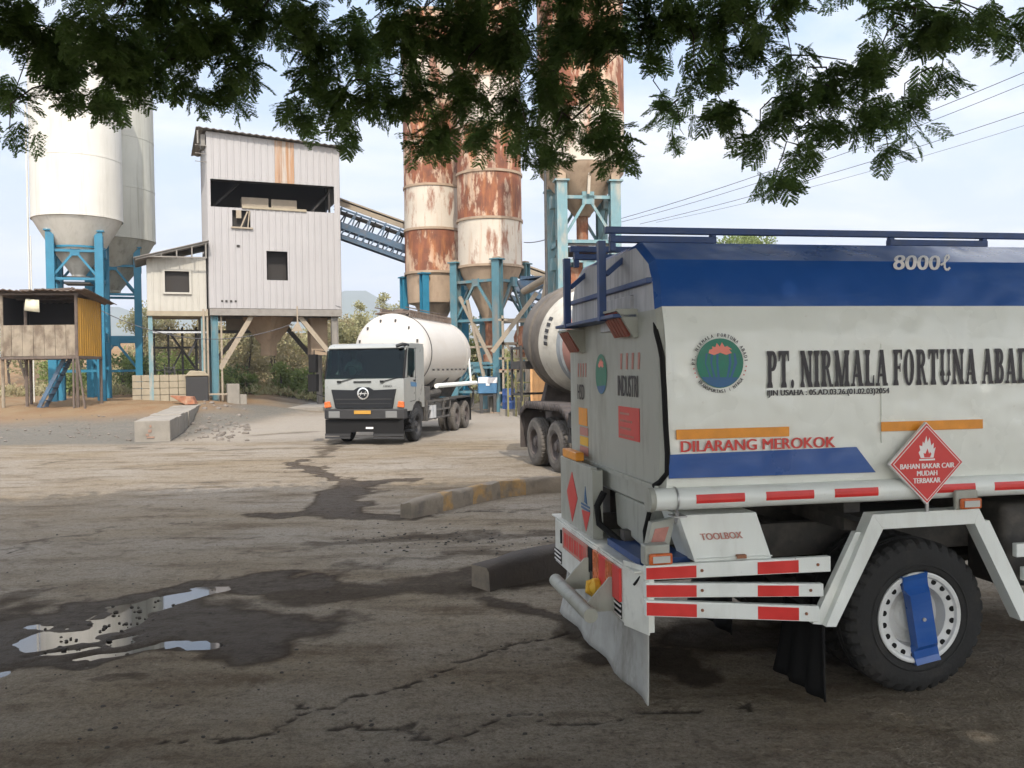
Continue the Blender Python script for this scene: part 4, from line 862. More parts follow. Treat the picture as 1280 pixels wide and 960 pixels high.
TW = Vector((-15.04, 44, 0)); TY = rad(22)
def tower():
    T = thing('batching_tower', 'tall pale corrugated metal tower on blue posts with a wide dark opening near its top', 'industrial tower', TW, TY)
    Wd, Dp = 6.6, 5.6; top = lambda u: 14.15-.055*u
    front = lambda u, z, d: (u, -d, z)
    holes = [(.15, 6.3, 10.42, 11.80), (1.16, 2.04, 9.40, 10.30), (2.8, 3.85, 6.82, 8.30)]
    mb = MB(); corrugated(mb, 0, Wd, 5.36, top, front, holes, mfun=lambda u, z: 1 if (3.35 < u < 4.27 and z > 10.5) else 0)
    w = solid(mb.build('wall', ['sheet', 'sheetrust'], T, flat=True), .012)
    mb = MB()
    corrugated(mb, 0, Dp, 5.36, 13.78, lambda u, z, d: (Wd+d, u, z), [(1.6, 3.9, 8.9, 11.2)]); corrugated(mb, 0, Dp, 5.36, 14.15, lambda u, z, d: (-d, u, z)); corrugated(mb, 0, Wd, 5.36, top, lambda u, z, d: (u, Dp+d, z), [(4.6, 6.3, 10.6, 11.6)])
    solid(mb.build('side_wall', ['sheet'], T, flat=True), .012)
    r = MB()
    k = 22
    for i in range(k):
        u0, u1 = -.5+(Wd+.9)*i/k, -.5+(Wd+.9)*(i+1)/k; um = (u0+u1)/2
        for a, b, za, zb in ((u0, um, 0, .05), (um, u1, .05, 0)):
            r.add([(a, -.35, top(a)+.05+za), (b, -.35, top(b)+.05+zb), (b, Dp+.35, top(b)+.05+zb), (a, Dp+.35, top(a)+.05+za)], [(0, 1, 2, 3)])
    ro = solid(r.build('roof', 'beamgrey', T, flat=True), .02)
    q = MB(); q.beam((-.42, -.25, 14.08), (-.42, -.25, 13.45), .07); q.bx(-.25, -.06, .1, 1.2, 13.45, 14.0)
    for z in (12.6, 13.0, 13.4): q.beam((-.55, -.15, z), (0, -.05, z), .03)
    q.build('roof_bracket', 'beamgrey', ro)
    f = MB(); f.bx(.05, Wd-.05, .06, Dp-.05, 10.30, 10.40); f.bx(.05, Wd-.05, .06, Dp-.05, 5.42, 5.5); f.bx(.05, Wd-.05, Dp-.3, Dp-.22, 5.5, 10.3); f.bx(.12, 6.4, 3.2, 3.3, 10.4, 13.2)
    f.beam((.1, .3, 11.85), (6.4, .3, 11.85), .15); f.beam((.2, 1.2, 10.5), (1.6, 1.2, 11.9), .12)
    f.beam((5.2, .8, 10.5), (6.25, .8, 11.7), .1); f.beam((6.1, .35, 10.4), (6.1, .35, 11.8), .1)
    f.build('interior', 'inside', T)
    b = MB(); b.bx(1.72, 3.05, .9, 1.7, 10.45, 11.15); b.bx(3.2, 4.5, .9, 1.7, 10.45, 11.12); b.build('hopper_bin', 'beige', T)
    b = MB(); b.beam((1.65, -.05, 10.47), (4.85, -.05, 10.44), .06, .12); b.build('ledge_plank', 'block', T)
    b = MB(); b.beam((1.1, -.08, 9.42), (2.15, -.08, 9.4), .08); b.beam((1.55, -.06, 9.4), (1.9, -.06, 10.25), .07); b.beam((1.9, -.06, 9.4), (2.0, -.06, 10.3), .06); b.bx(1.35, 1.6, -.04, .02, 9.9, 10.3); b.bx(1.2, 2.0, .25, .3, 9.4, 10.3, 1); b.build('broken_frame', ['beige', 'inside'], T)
    b = MB(); b.bx(2.8, 3.85, .55, .6, 6.8, 8.3); b.build('window_void', 'inside', T)  # dark sheet stands in for the unlit space behind the window
    b = MB()
    for k, u in enumerate((.55, .75, .98, 1.2)): b.bx(u, u+.1, -.045, -.037, 5.66, 5.76)
    b.bx(1.35, 1.5, -.05, -.037, 8.45, 8.55); b.build('wall_hole', 'inside', w)
    # frame under the house
    b = MB(); b.bx(0, Wd, -.02, .22, 5.0, 5.34); b.bx(0, Wd, Dp-.22, Dp, 5.0, 5.34); b.bx(0, .22, .22, Dp-.22, 5.0, 5.33); b.bx(Wd-.22, Wd, .22, Dp-.22, 5.0, 5.33)
    for u in (2.2, 4.3): b.bx(u, u+.18, .22, Dp-.22, 5.05, 5.3)
    b.build('floor_beam', 'beamgrey', T)
    for (u, v, m, wd) in ((.22, .25, 'cyan', .34), (6.25, .25, 'beamgrey', .34), (.22, 5.2, 'cyan', .3), (6.25, 5.2, 'beamgrey', .3)):
        p = MB(); p.bx(u-wd/2, u+wd/2, v-.03, v+.03, .2, 5.0); p.bx(u-wd/2, u-wd/2+.03, v-.15, v+.15, .2, 5.0); p.bx(u+wd/2-.03, u+wd/2, v-.15, v+.15, .2, 5.0)
        p.build('post', m, T)
    b = MB()
    for (u, v) in ((-.12, .1), (-.3, .0), (.55, .3)): b.beam((u, v, .2), (u, v, 5.3), .09)
    b.beam((-.4, -.1, 1.05), (.75, -.1, 1.05), .08); b.build('pipe_riser', 'beige', T)
    for (a, c, m) in (((2.03, .3, 4.98), (.45, .3, 2.3), 'beige'), ((4.45, .3, 4.98), (6.1, .3, 2.9), 'beige'), ((4.0, 3.9, 4.9), (5.9, 3.9, 2.6), 'darksteel'), ((2.4, 5.3, 4.98), (.4, 5.3, 2.6), 'beamgrey')):
        q = MB(); q.beam(a, c, .16, .24); q.build('brace', m, T)
    h = MB(); h.lathe([(1.35, 5.05), (.95, 4.3), (.42, 3.6), (.42, 3.0)], (3.1, 2.4, 0), (0, 0, 1), 4); h.bx(5.2, 6.1, 1.5, 2.6, 3.0, 5.0); h.build('discharge_hopper', 'tan', T)
    h = MB(); h.beam((.3, 3, 4.3), (2.7, 3, 4.3), .12, .16); h.bx(1.0, 2.1, 3.2, 3.4, 4.35, 5.0, 1); h.build('crossbar', ['darksteel', 'beige'], T)
    q = MB(); q.bx(4.25, 4.32, -.06, -.02, 4.5, 5.5); q.prism([(3.95, 4.2), (4.55, 4.2), (4.3, 4.75)], lambda a, z, d: (a, d, z), -.1, -.06); q.build('lamp_bracket', 'beige', T)
    for q_ in ((-.3, 1.1, -.3, .9, 0, .22), (5.6, 6.8, -.3, .9, 0, .25), (.75, 1.35, -.1, .6, .2, 1.55), (1.36, 1.7, -.05, .5, .0, 1.0)): c = MB(); c.bx(*q_); c.build('footing', 'concrete', T, bevel=.03)
    p = MB(); p.bx(1.6, 6.6, .4, 7.5, .0, .24); p.build('loading_slab', 'concrete', T, bevel=.03)
tower()
def shed():
    T = thing('raised_shed', 'small white boarded shed on thin blue posts beside the tall tower', 'shed', TW, TY)
    u0, u1, D = -2.86, -.14, 3.2; holes = [(-2.06, -.93, 6.12, 7.15)]
    top = lambda u: 7.72+.28*(u-u0)
    mb = MB(); corrugated(mb, u0, u1, 5.2, 7.86, lambda u, z, d: (u, .1-d, z), holes, pitch=.3, depth=.015)
    corrugated(mb, 0.1, D, 5.2, 7.72, lambda u, z, d: (u0-d, u, z), (), pitch=.3, depth=.015); corrugated(mb, 0.1, D, 5.2, 8.3, lambda u, z, d: (u1+d, u, z), (), pitch=.3, depth=.015); corrugated(mb, u0, u1, 5.2, 7.86, lambda u, z, d: (u, D+d, z), (), pitch=.3, depth=.015)
    w = solid(mb.build('wall', 'shedwhite', T, flat=True), .02)
    b = MB(); 
    for a, c in (((-2.16, 7.2), (-.83, 7.2)), ((-2.16, 6.07), (-.83, 6.07))): b.beam((a[0], .04, a[1]), (c[0], .04, c[1]), .1, .09)
    for u in (-2.11, -.88): b.beam((u, .041, 6.11), (u, .041, 7.16), .1, .09)
    wf = b.build('window_frame', 'shedwhite', w); b = MB(); b.bx(-2.05, -.94, .2, .23, 6.1, 7.17); b.build('pane', 'inside', wf)
    r = MB(); r.add([(u0-.58, -.6, top(u0-.58)+.12), (.0, -.6, top(0)+.12), (.0, D+.3, top(0)+.12), (u0-.58, D+.3, top(u0-.58)+.12)], [(0, 1, 2, 3)]); ro = solid(r.build('roof', 'beamgrey', T), .05)
    q = MB()
    for v in (-.5, .05):
        q.beam((u0-.5, v, top(u0-.5)+.04), (-.05, v, top(-.05)+.04), .07)
        for u in (-2.2, -1.5, -.8, -.15): q.beam((u, v, 7.80), (u, v, top(u)), .06)
    q.beam((u0, -.5, 7.78), (-.1, -.5, 7.8), .06); q.build('rafter', 'beamgrey', ro)
    b = MB(); b.bx(u0-.05, u1+.05, .0, D, 4.95, 5.19); b.build('floor_beam', 'block', T)
    for u in (u0+.1, u1-.18):
        for v in (.2, D-.2):
            p = MB(); p.bx(u-.1, u+.1, v-.1, v+.1, .2, 4.95); p.build('post', 'cyanpale' if v < 1 else 'beamgrey', T)
    q = MB(); q.beam((u0, .15, 4.15), (u1, .15, 4.15), .09); q.build('crossbar', 'steel', T)
    # stair and lattice behind
    q = MB()
    for v in (3.6, 5.0):
        for z in (1.0, 2.3, 3.5, 4.4): q.beam((-2.9, v, z), (-.3, v, z), .07)
        for u in (-2.6, -1.9, -1.2, -.5): q.beam((u, v, .4), (u, v, 4.6), .08)
        q.beam((-2.6, v, .6), (-1.2, v, 3.4), .07); q.beam((-.5, v, 2.3), (-1.9, v, 4.4), .07)
    q.build('lattice', 'darksteel', T)
    q = MB(); q.beam((-1.0, 1.4, 3.0), (-.25, 1.4, 4.5), .2, .12); q.beam((-.5, 1.8, 2.6), (-.1, 1.8, 3.9), .1)
    for s in (0, .55): q.beam((-2.1+s, 1.6, .9), (-2.15+s*.8, 1.6, 2.6), .06)
    for k in range(7): q.beam((-2.1, 1.6, 1.1+k*.22), (-1.6, 1.6, 1.1+k*.22), .05)
    q.build('ladder', 'darksteel', T)
shed()

def silo(name, label, loc, rz, R, z0, z1, zc, rc, legs, legm, legw, ztop, shellm, conem, courses, group, braces, z_g=0, extra=None, bandr=.05, legtop=None):
    T = thing(name, label, 'silo', (loc[0], loc[1], 0), rz, group)
    mb = MB(); prof = []; ms = []
    hs = (z1-z0)/len(courses)
    for i, cm in enumerate(courses):
        a = z0+hs*i; prof += [(R, a+.02), (R, a+hs-.02)]; ms += [cm, cm]
    prof.append((R-.02, z1)); ms[-1] = courses[-1]
    prof += [(R*.5, z1+R*.22), (.02, z1+R*.3)]; ms += [courses[-1]]*3
    mb.lathe(prof, (0, 0, 0), (0, 0, 1), 56, ms=ms); sh = mb.build('shell', shellm, T, smooth=30)
    if bandr:
        for i in range(len(courses)+1):
            mb = MB(); z = z0+hs*i; mb.lathe([(R-.01, z-.07), (R+bandr, z-.06), (R+bandr, z+.06), (R-.01, z+.07)], (0, 0, 0), (0, 0, 1), 56, capa=False, capb=False)
            mb.build('band', conem if bandr > .03 else shellm[0], sh, smooth=30)
    mb = MB(); mb.lathe([(R-.01, z0)]+zc, (0, 0, 0), (0, 0, 1), 48); mb.build('cone', conem, T, smooth=30)
    if rc: mb = MB(); mb.lathe(rc, (0, 0, 0), (0, 0, 1), 20); mb.build('outlet', 'rustpipe', T)
    h = legs/2
    cs = [(-h, -h), (h, -h), (h, h), (-h, h)]
    for (x, y) in cs:
        p = MB(); p.bx(x-legw/2, x+legw/2, y-legw/2, y-legw/2+.05, z_g, ztop); p.bx(x-legw/2, x+legw/2, y+legw/2-.05, y+legw/2, z_g, ztop); p.bx(x-.05, x+.05, y-legw/2+.05, y+legw/2-.05, z_g, ztop)
        p.bx(x-legw*.7, x+legw*.7, y-legw*.7, y+legw*.7, ztop, ztop+.06)
        l = p.build('leg', legm, T)
        q = MB(); q.bx(x-legw*.4, x+legw*.4, y-legw*.4, y+legw*.4, ztop+.06, z0-.0 if legtop is None else legtop); q.bx(x-legw*.75, x+legw*.75, y-legw*.75, y+legw*.75, z_g-.3, z_g+.05); q.build('gusset', conem, l)
    for (z, zt, bw) in braces:
        q = MB()
        for i in range(4):
            (xa, ya), (xb, yb) = cs[i], cs[(i+1) % 4]
            q.beam((xa, ya, z), (xb, yb, z), bw*1.2)
            if zt:
                q.beam((xa, ya, z), ((xa+xb)/2, (ya+yb)/2, zt), bw); q.beam((xb, yb, z), ((xa+xb)/2, (ya+yb)/2, zt), bw)
                q.beam((xa, ya, zt), (xb, yb, zt), bw*1.2); q.bx((xa+xb)/2-.22, (xa+xb)/2+.22, (ya+yb)/2-.22 if xa == xb else ya-.06, (ya+yb)/2+.22 if xa == xb else ya+.06, zt-.25, zt+.2)
        q.build('brace', legm, T)
    if extra: extra(T)
    return T
def white_extra(T):
    q = MB(); q.tube([(-2.15, -.6, .8), (-2.15, -.6, 15.5)], .045, 8); q.tube([(-2.0, -.9, .8), (-2.0, -.9, 9)], .03, 6); q.build('riser_pipe', 'silowhite', T)
    q = MB(); q.lathe([(1.25, 8.47), (1.3, 8.47), (1.3, 8.57), (1.25, 8.57)], (0, 0, 0), (0, 0, 1), 32, capa=False, capb=False); q.build('ring_beam', 'siloblue', T)
    q = MB()
    for z in (7.0, 6.7): q.bx(-.6, .6, -.6, .6, z, z+.08)
    q.build('gate_valve', 'darksteel', T)
GS = 'white silos on blue legs'
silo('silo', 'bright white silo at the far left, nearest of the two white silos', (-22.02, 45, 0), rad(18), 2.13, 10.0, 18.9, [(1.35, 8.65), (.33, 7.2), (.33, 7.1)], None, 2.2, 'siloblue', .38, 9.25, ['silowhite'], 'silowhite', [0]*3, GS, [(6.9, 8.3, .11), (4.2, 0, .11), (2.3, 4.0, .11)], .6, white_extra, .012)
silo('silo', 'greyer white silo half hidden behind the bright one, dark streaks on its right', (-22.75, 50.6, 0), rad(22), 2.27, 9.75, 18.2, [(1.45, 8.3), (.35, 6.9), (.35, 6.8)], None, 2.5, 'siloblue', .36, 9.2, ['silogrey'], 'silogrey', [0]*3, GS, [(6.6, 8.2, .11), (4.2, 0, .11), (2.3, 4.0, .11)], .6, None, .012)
GR = 'rust stained silos'
def legs_extra(T):
    q = MB(); q.beam((.55, -1.3, 1.2), (-.5, -1.3, 5.5), .12); q.beam((-1.1, -1.2, 3.2), (1.2, -1.2, 3.2), .1); q.beam((-1.0, -1.25, 5.7), (.9, -1.25, 2.4), .14); q.build('brace', 'beige', T)
silo('silo', 'white and rust banded silo with a straight tan skirt, left of the three rusty silos', (-4.06, 46.5, 0), rad(33), 1.48, 7.15, 20.5, [(1.42, 7.1), (1.36, 5.6), (1.0, 5.5), (.4, 4.3)], [(.4, 4.3), (.3, 4.2), (.3, 3.3)], 2.3, 'siloblue', .36, 7.0, ['rust', 'cream'], 'tan', [0, 1, 0, 0, 1, 0], GR, [(4.6, 0, .1), (2.6, 4.3, .1)], 0, None, .05, 7.1)
silo('silo', 'widest rust and cream banded silo, middle of the three rusty silos', (-1.0, 44, 0), rad(-33), 1.60, 7.15, 20.8, [(1.5, 6.9), (.45, 4.7), (.42, 4.5)], [(.42, 4.5), (.3, 4.4), (.3, 2.9), (.42, 2.8), (.42, 2.4)], 2.5, 'cyan', .40, 7.35, ['rust', 'cream'], 'tan', [1, 0, 0, 1, 0, 0], GR, [(4.5, 6.4, .11), (2.4, 0, .11), (1.0, 2.2, .1)], 0, legs_extra, .06, 7.5)
def c_extra(T):
    q = MB(); q.lathe([(.22, 7.8), (.22, 6.5), (.3, 6.45), (.3, 6.1), (.2, 6.0), (.2, 4.5)], (0, 0, 0), (0, 0, 1), 14); q.build('discharge_pipe', 'rustpipe', T)
    q = MB(); q.tube([(-1.55, -.9, 1), (-1.55, -.9, 9.4)], .05, 6); q.build('riser_pipe', 'darksteel', T)
    q = MB(); q.bx(-1.2, 1.2, -1.0, -.9, 6.55, 6.75); q.bx(-1.2, 1.2, .9, 1.0, 6.55, 6.75); q.bx(-.9, .9, -.8, .8, 6.35, 6.42); q.build('platform', 'darksteel', T)
    q = MB(); q.prism([(-.6, 5.8), (.7, 5.8), (.7, 5.0), (-.6, 4.7)], lambda a, z, d: (a, d, z), -.7, .6); q.build('screw_housing', 'rustpipe', T)
    q = MB(); q.beam((-.02, -1.62, 10.2), (-.02, -1.15, 8.4), .1); q.build('cone_pipe', 'cream', T)
silo('silo', 'cream rusty silo on pale blue posts rising behind the rear of the fuel tanker', (2.71, 33, 0), rad(8), 1.6, 9.5, 21.0, [(1.55, 9.3), (.35, 7.85), (.3, 7.75)], None, 1.98, 'cyanpale', .38, 8.85, ['cream', 'rust', 'tan'], 'tan', [0, 1, 1, 1, 0, 1], GR, [(6.7, 8.3, .1), (4.2, 6.0, .1)], 0, c_extra, 0, 9.45)

def conveyor():
    a = Vector((-9.86, 49.5, 10.75)); b = Vector((9.5, 50.2, 3.6)); T = thing('conveyor', 'inclined covered belt conveyor running from the tower down behind the rusty silos', 'conveyor', a); b = b-a; a = Vector((0, 0, 0))
    d = b.normalized(); up = Vector((0, 1, 0)).cross(d)*-1; up = up if up.z > 0 else -up; L = b.length
    y = Vector((0, .75, 0))
    q = MB(); q.beam(a-y+up*.75, b-y+up*.75, .06, .26, up=up); q.beam(a+up*1.0, b+up*1.0, 1.7, .08, up=up); q.build('cover', 'beige', T)
    q = MB(); q.beam(a+up*.35, b+up*.35, 1.3, .08, up=up); q.beam(a-up*.85, b-up*.85, 1.2, .10, up=up); q.build('belt', 'darksteel', T)
    q = MB()
    for s in (-1, 1):
        q.beam(a+y*s-up*.35, b+y*s-up*.35, .1, .34, up=up); q.beam(a+y*s-up*.95, b+y*s-up*.95, .12, .2, up=up); q.beam(a+y*s+up*.5, b+y*s+up*.5, .08, .1, up=up)
        n = int(L/.85)
        for i in range(n):
            p0, p1 = d*(L*i/n), d*(L*(i+.5)/n); q.beam(p0+y*s-up*.9, p1+y*s+up*.6, .07, up=up); q.beam(p1+y*s+up*.6, p1+y*s-up*.9, .07, up=up)
    q.build('truss', 'conveyor', T)
    for t_ in (.55, .95):
        p = b*t_; q = MB()
        for s in (-.7, .7): q.beam((p.x, s, p.z-.9), (p.x+.3*s, s*1.3, -10.75), .18)
        q.build('support', 'conveyor', T)
conveyor()
def screw():
    T = thing('screw_conveyor', 'dusty beige tube slanting down between the rusty silos', 'screw conveyor', (1.0, 38, 0))
    q = MB(); q.tube([(-.3, 2.5, 3.4), (2.4, -2.5, 6.0)], .22, 14); q.tube([(-.4, 2.9, 5.7), (1.9, -1, 6.7)], .16, 12); q.build('tube', 'beige', T)
    q = MB(); q.bx(-.55, .75, 2.8, 4.2, 6.2, 6.4); q.prism([(-.7, 6.2), (.8, 6.4), (.9, 6.1), (-.4, 5.6)], lambda a, z, d: (a, d, z), 2.8, 4.2); q.build('hood', 'conveyor', T)
    q = MB(); q.lathe([(.3, 0), (.34, .1), (.34, .7), (.2, .8)], (-.3, 2.5, 3.0), (.3, -.5, .5), 14); q.build('motor', 'rustpipe', T)
    q = MB()
    for x0, y0, x1, y1, za, zb in ((-.5, 2.5, .6, 1, 0, 6), (1.2, 0, .2, 2, 0, 5), (-.3, 2.5, -.3, 2.5, 0, 3.3), (1.3, -.5, 1.3, -.5, 0, 5.3)): q.beam((x0, y0, za), (x1, y1, zb), .16)
    q.build('support', 'beige', T)
screw()
def walkway():
    T = thing('steel_staging', 'jumble of dusty brown steel staging between the middle silo and the mixer truck', 'staging', (0, 41, 0))
    q = MB(); r_ = random.Random(4)
    for x in (-.4, .3, 1.0, 1.7): 
        for y in (0, 1.6): q.beam((x, y, 0), (x, y, 4.6), .1)
    for z in (1.0, 2.0, 2.6, 3.3, 4.4): q.beam((-.6, 0, z), (2.0, 0, z), .1); q.beam((-.6, 1.6, z), (2.0, 1.6, z), .1)
    q.beam((-.5, -.1, .4), (1.6, -.1, 3.9), .15); q.beam((1.7, -.1, .6), (-.2, -.1, 3.2), .13); q.beam((-.9, -.3, 2.9), (1.2, -.3, 5.6), .2); q.build('frame', 'beige', T)
    q = MB(); q.bx(-.6, 2.0, 0, 1.6, 2.05, 2.1); q.bx(.2, 1.6, .3, 1.2, 2.6, 3.6); q.lathe([(.45, 3.2), (.5, 3.6), (.3, 4.1)], (.6, .3, 0), (0, 0, 1), 12); q.build('deck', 'rustpipe', T)
walkway()

def hut():
    T = thing('raised_hut', 'ramshackle timber hut on poles with a yellow side wall and open front', 'hut', (-18.73, 38, 0), rad(5))
    g0 = .55; w = 3.15; D = 2.6
    q = MB(); 
    for i in range(7): a = -w+i*w/7; q.bx(a+.006, a+w/7-.006, -.04+.008*(i % 2), 0, 2.95, 4.28)
    q.build('front_board', 'wood', T, bevel=.004)
    q = MB(); corrugated(q, 0.0, D, 2.9, 5.45, lambda u, z, d: (.06+d, u, z), (), .25, .02); solid(q.build('side_wall', 'hutyellow', T, flat=True), .02)
    q = MB(); q.bx(-w, -w+.08, .05, D, 2.95, 5.5); q.bx(-w, -1.0, D-.06, D, 2.95, 5.5); q.bx(-.55, 0, D-.06, D, 2.95, 5.5); q.bx(-1.0, -.55, D-.06, D, 2.95, 4.2); q.build('rear_wall', 'inside', T)
    q = MB(); q.bx(-w-.05, .1, -.05, D, 2.82, 2.94); q.beam((-w-.1, -.08, 2.88), (.1, -.08, 2.88), .1, .12); q.build('floor', 'wooddark', T)
    q = MB()
    for i in range(15):
        for k, (a, b) in enumerate(((0, .5), (.5, 1))):
            u0 = -w-.35+(w+1.0)*(i+a)/15; u1 = -w-.35+(w+1.0)*(i+b)/15; z = [.0, .05][k], [.05, .0][k]
            q.add([(u0, -.45, 5.72+z[0]+.03*math.sin(i)), (u1, -.45, 5.72+z[1]+.03*math.sin(i)), (u1, D+.4, 5.35+z[1]), (u0, D+.4, 5.35+z[0])], [(0, 1, 2, 3)])
    r = solid(q.build('roof', 'roofrust', T, flat=True), .03)
    q = MB(); q.beam((-w, -.06, 5.62), (.1, -.06, 5.6), .1); q.beam((-w, 1.3, 5.5), (.1, 1.3, 5.5), .1)
    for k in range(16): x = rnd.uniform(-w-.3, .4); q.beam((x, -.4+rnd.random(), 5.8), (x+rnd.uniform(.2, .6), -.3+rnd.random(), 5.83), .05+.04*rnd.random())
    q.build('roof_debris', 'wooddark', r)
    for x, y, m in ((-.02, -.05, 'wooddark'), (-w+.05, -.02, 'wood'), (-w+.05, D, 'wooddark'), (.0, D, 'wooddark'), (-2.4, .6, 'wooddark')):
        q = MB(); q.tube([(x, y, g0-.2), (x+.02, y, 5.6 if y < .5 and x != -2.4 else 5.3)], .07, 7); q.build('post', m, T)
    for x in (-.35, .12):
        q = MB(); q.beam((x*.4, -.1, 2.9), (x+.25, -.25, g0+.0), .07); q.build('prop', 'wooddark', T)
    q = MB()
    for s in (0, .7): q.beam((-1.95, .5+s, g0), (-.75, .5+s, 2.85), .06, .16)
    for k in range(8): f = (k+.5)/8; q.bx(-1.95+1.2*f-.14, -1.95+1.2*f+.14, .5, 1.2, g0+2.3*f, g0+2.3*f+.04)
    q.build('stair', 'conveyor', T)
    q = MB(); q.add([(-2.05, -.1, 5.4), (-1.5, -.1, 5.35), (-1.48, -.12, 4.82), (-2.1, -.14, 4.9)], [(0, 1, 2, 3)]); solid(q.build('hanging_card', 'card', T), .01)
hut()

# ------------------------------------------------------------------ walls and clutter on the ground
def block_wall():
    T = thing('barrier_wall', 'low concrete block wall running back from the yard toward the tower', 'wall', (-11.75, 27.3, 0), rad(15.5))
    q = MB(); r_ = random.Random(3); L = 19.0; k = 15
    for i in range(k): q.bx(0, 1.06+r_.uniform(-.03, .03), L*i/k+.01, L*(i+1)/k-.01, -.1, .66+r_.uniform(-.02, .02)+.004*i)
    q.build('block', 'concrete', T, bevel=.02)
    q = MB()
    for (x, z, w_, h_) in ((.36, .12, .22, .05), (.40, .3, .10, .09), (.33, .2, .09, .06), (.44, .45, .06, .08)): q.bx(x, x+w_, -.012, .02, z, z+h_)
    q.build('paint_mark', 'fadedmark', T)
block_wall()
def brick_pile():
    c = atY(200, 499, 43.2); T = thing('block_stack', 'stack of pale blocks beneath the raised white shed', 'block stack', (c.x, c.y, 0), rad(20))
    q = MB()
    for r in range(4):
        for i in range(6): q.bx(-1.25+i*.42+.01, -1.25+(i+1)*.42-.01, -.05*(i % 2)*.3, .8, .75+r*.33, .75+(r+1)*.33-.02)
    q.bx(-1.2, 1.3, .02, .8, -.2, .74)
    q.build('blocks', 'block', T, bevel=.012)
brick_pile()
def tank_box():
    c = atY(246, 492, 43.5); T = thing('grey_tank', 'small grey tank with pale cover beside the blue tower post', 'tank', (c.x, c.y, 0), rad(20))
    q = MB(); q.bx(-.5, .55, 0, .9, .2, 1.95); q.build('body', 'bumpgrey', T, bevel=.05)
    q = MB(); q.prism([(-.55, 1.96), (.6, 1.96), (.4, 2.2), (-.3, 2.25)], lambda a, z, d: (a, d, z), -.05, .95); q.build('cover', 'block', T, bevel=.05)
tank_box()
def trough():
    c = atY(228, 497, 39); T = thing('metal_trough', 'upturned rusty metal trough lying on the far end of the block wall', 'trough', (c.x, c.y, .72), rad(10))
    q = MB(); q.prism([(-.55, .42), (.4, .35), (.55, .02), (.1, .0)], lambda a, z, d: (a, d, z), 0, .7); q.build('body', 'rustpipe', T, bevel=.02)
trough()
def footing():
    c = atY(627, 516, 43.0); T = thing('concrete_footing', 'square concrete footing block at the foot of the middle rusty silo', 'footing', (c.x, c.y, 0), rad(5))
    q = MB(); q.bx(-.6, .6, -.3, 1.3, -.1, .78); q.bx(.62, 1.5, .1, 1.2, -.1, .5); q.build('block', 'concrete', T, bevel=.04)
footing()
def bluebox():
    c = atY(610, 497, 42); T = thing('blue_box', 'small blue box with white top panel and dark feet beside the silo footing', 'box', (c.x, c.y, 0), rad(4))
    q = MB(); q.bx(-.46, .46, 0, .9, .95, 1.75); b = q.build('body', 'boxblue', T, bevel=.03)
    q = MB(); q.bx(-.45, .45, -.012, -.002, 1.45, 1.72); q.bx(-.09, .09, -.014, -.003, 1.33, 1.5); q.build('panel', 'signwhite', b)
    q = MB(); 
    for x in (-.38, .26): q.bx(x, x+.14, .05, .8, .0, .95)
    q.bx(-.4, .4, .1, .8, .84, .94); q.build('stand', 'darksteel', T)
bluebox()
def drum():
    c = atY(636, 500, 40); T = thing('oil_drum', 'dark blue drum standing by the yellow green posts', 'drum', (c.x, c.y, 0))
    q = MB(); q.lathe([(.29, .3), (.3, .31), (.3, .58), (.31, .6), (.3, .62), (.3, .9), (.31, .92), (.3, .94), (.3, 1.2), (.27, 1.22)], (0, 0, 0), (0, 0, 1), 20); q.build('barrel', 'railblue', T)
    q = MB(); q.bx(-.4, .4, -.4, .4, 0, .3); q.build('plinth', 'concrete', T)
drum()
def posts():
    c = atY(645, 500, 39); T = thing('handrail', 'yellow green steel handrail standing beyond the mixer truck', 'handrail', (c.x, c.y, 0))
    q = MB()
    for x in (-.35, 0, .3, .9): q.beam((x, 0, 0), (x, 0, 2.6), .08)
    for z in (1.5, 2.55, .9): q.beam((-.35, 0, z), (.9, 0, z), .06)
    q.build('rail', 'olive', T)
    c = atY(681, 496, 37); T = thing('sheet_fence', 'orange tan sheet metal screen seen past the mixer ladder', 'screen', (c.x, c.y, 0))
    q = MB(); corrugated(q, -.6, 2.4, .1, 2.2, lambda u, z, d: (u, -d, z), (), .2, .02); solid(q.build('sheet', 'sheetorange', T, flat=True), .01)
    q = MB(); q.beam((-.55, .06, 0), (-.55, .06, 2.3), .08); q.beam((2.3, .06, 0), (2.3, .06, 2.3), .08); q.build('post', 'darksteel', T)
posts()
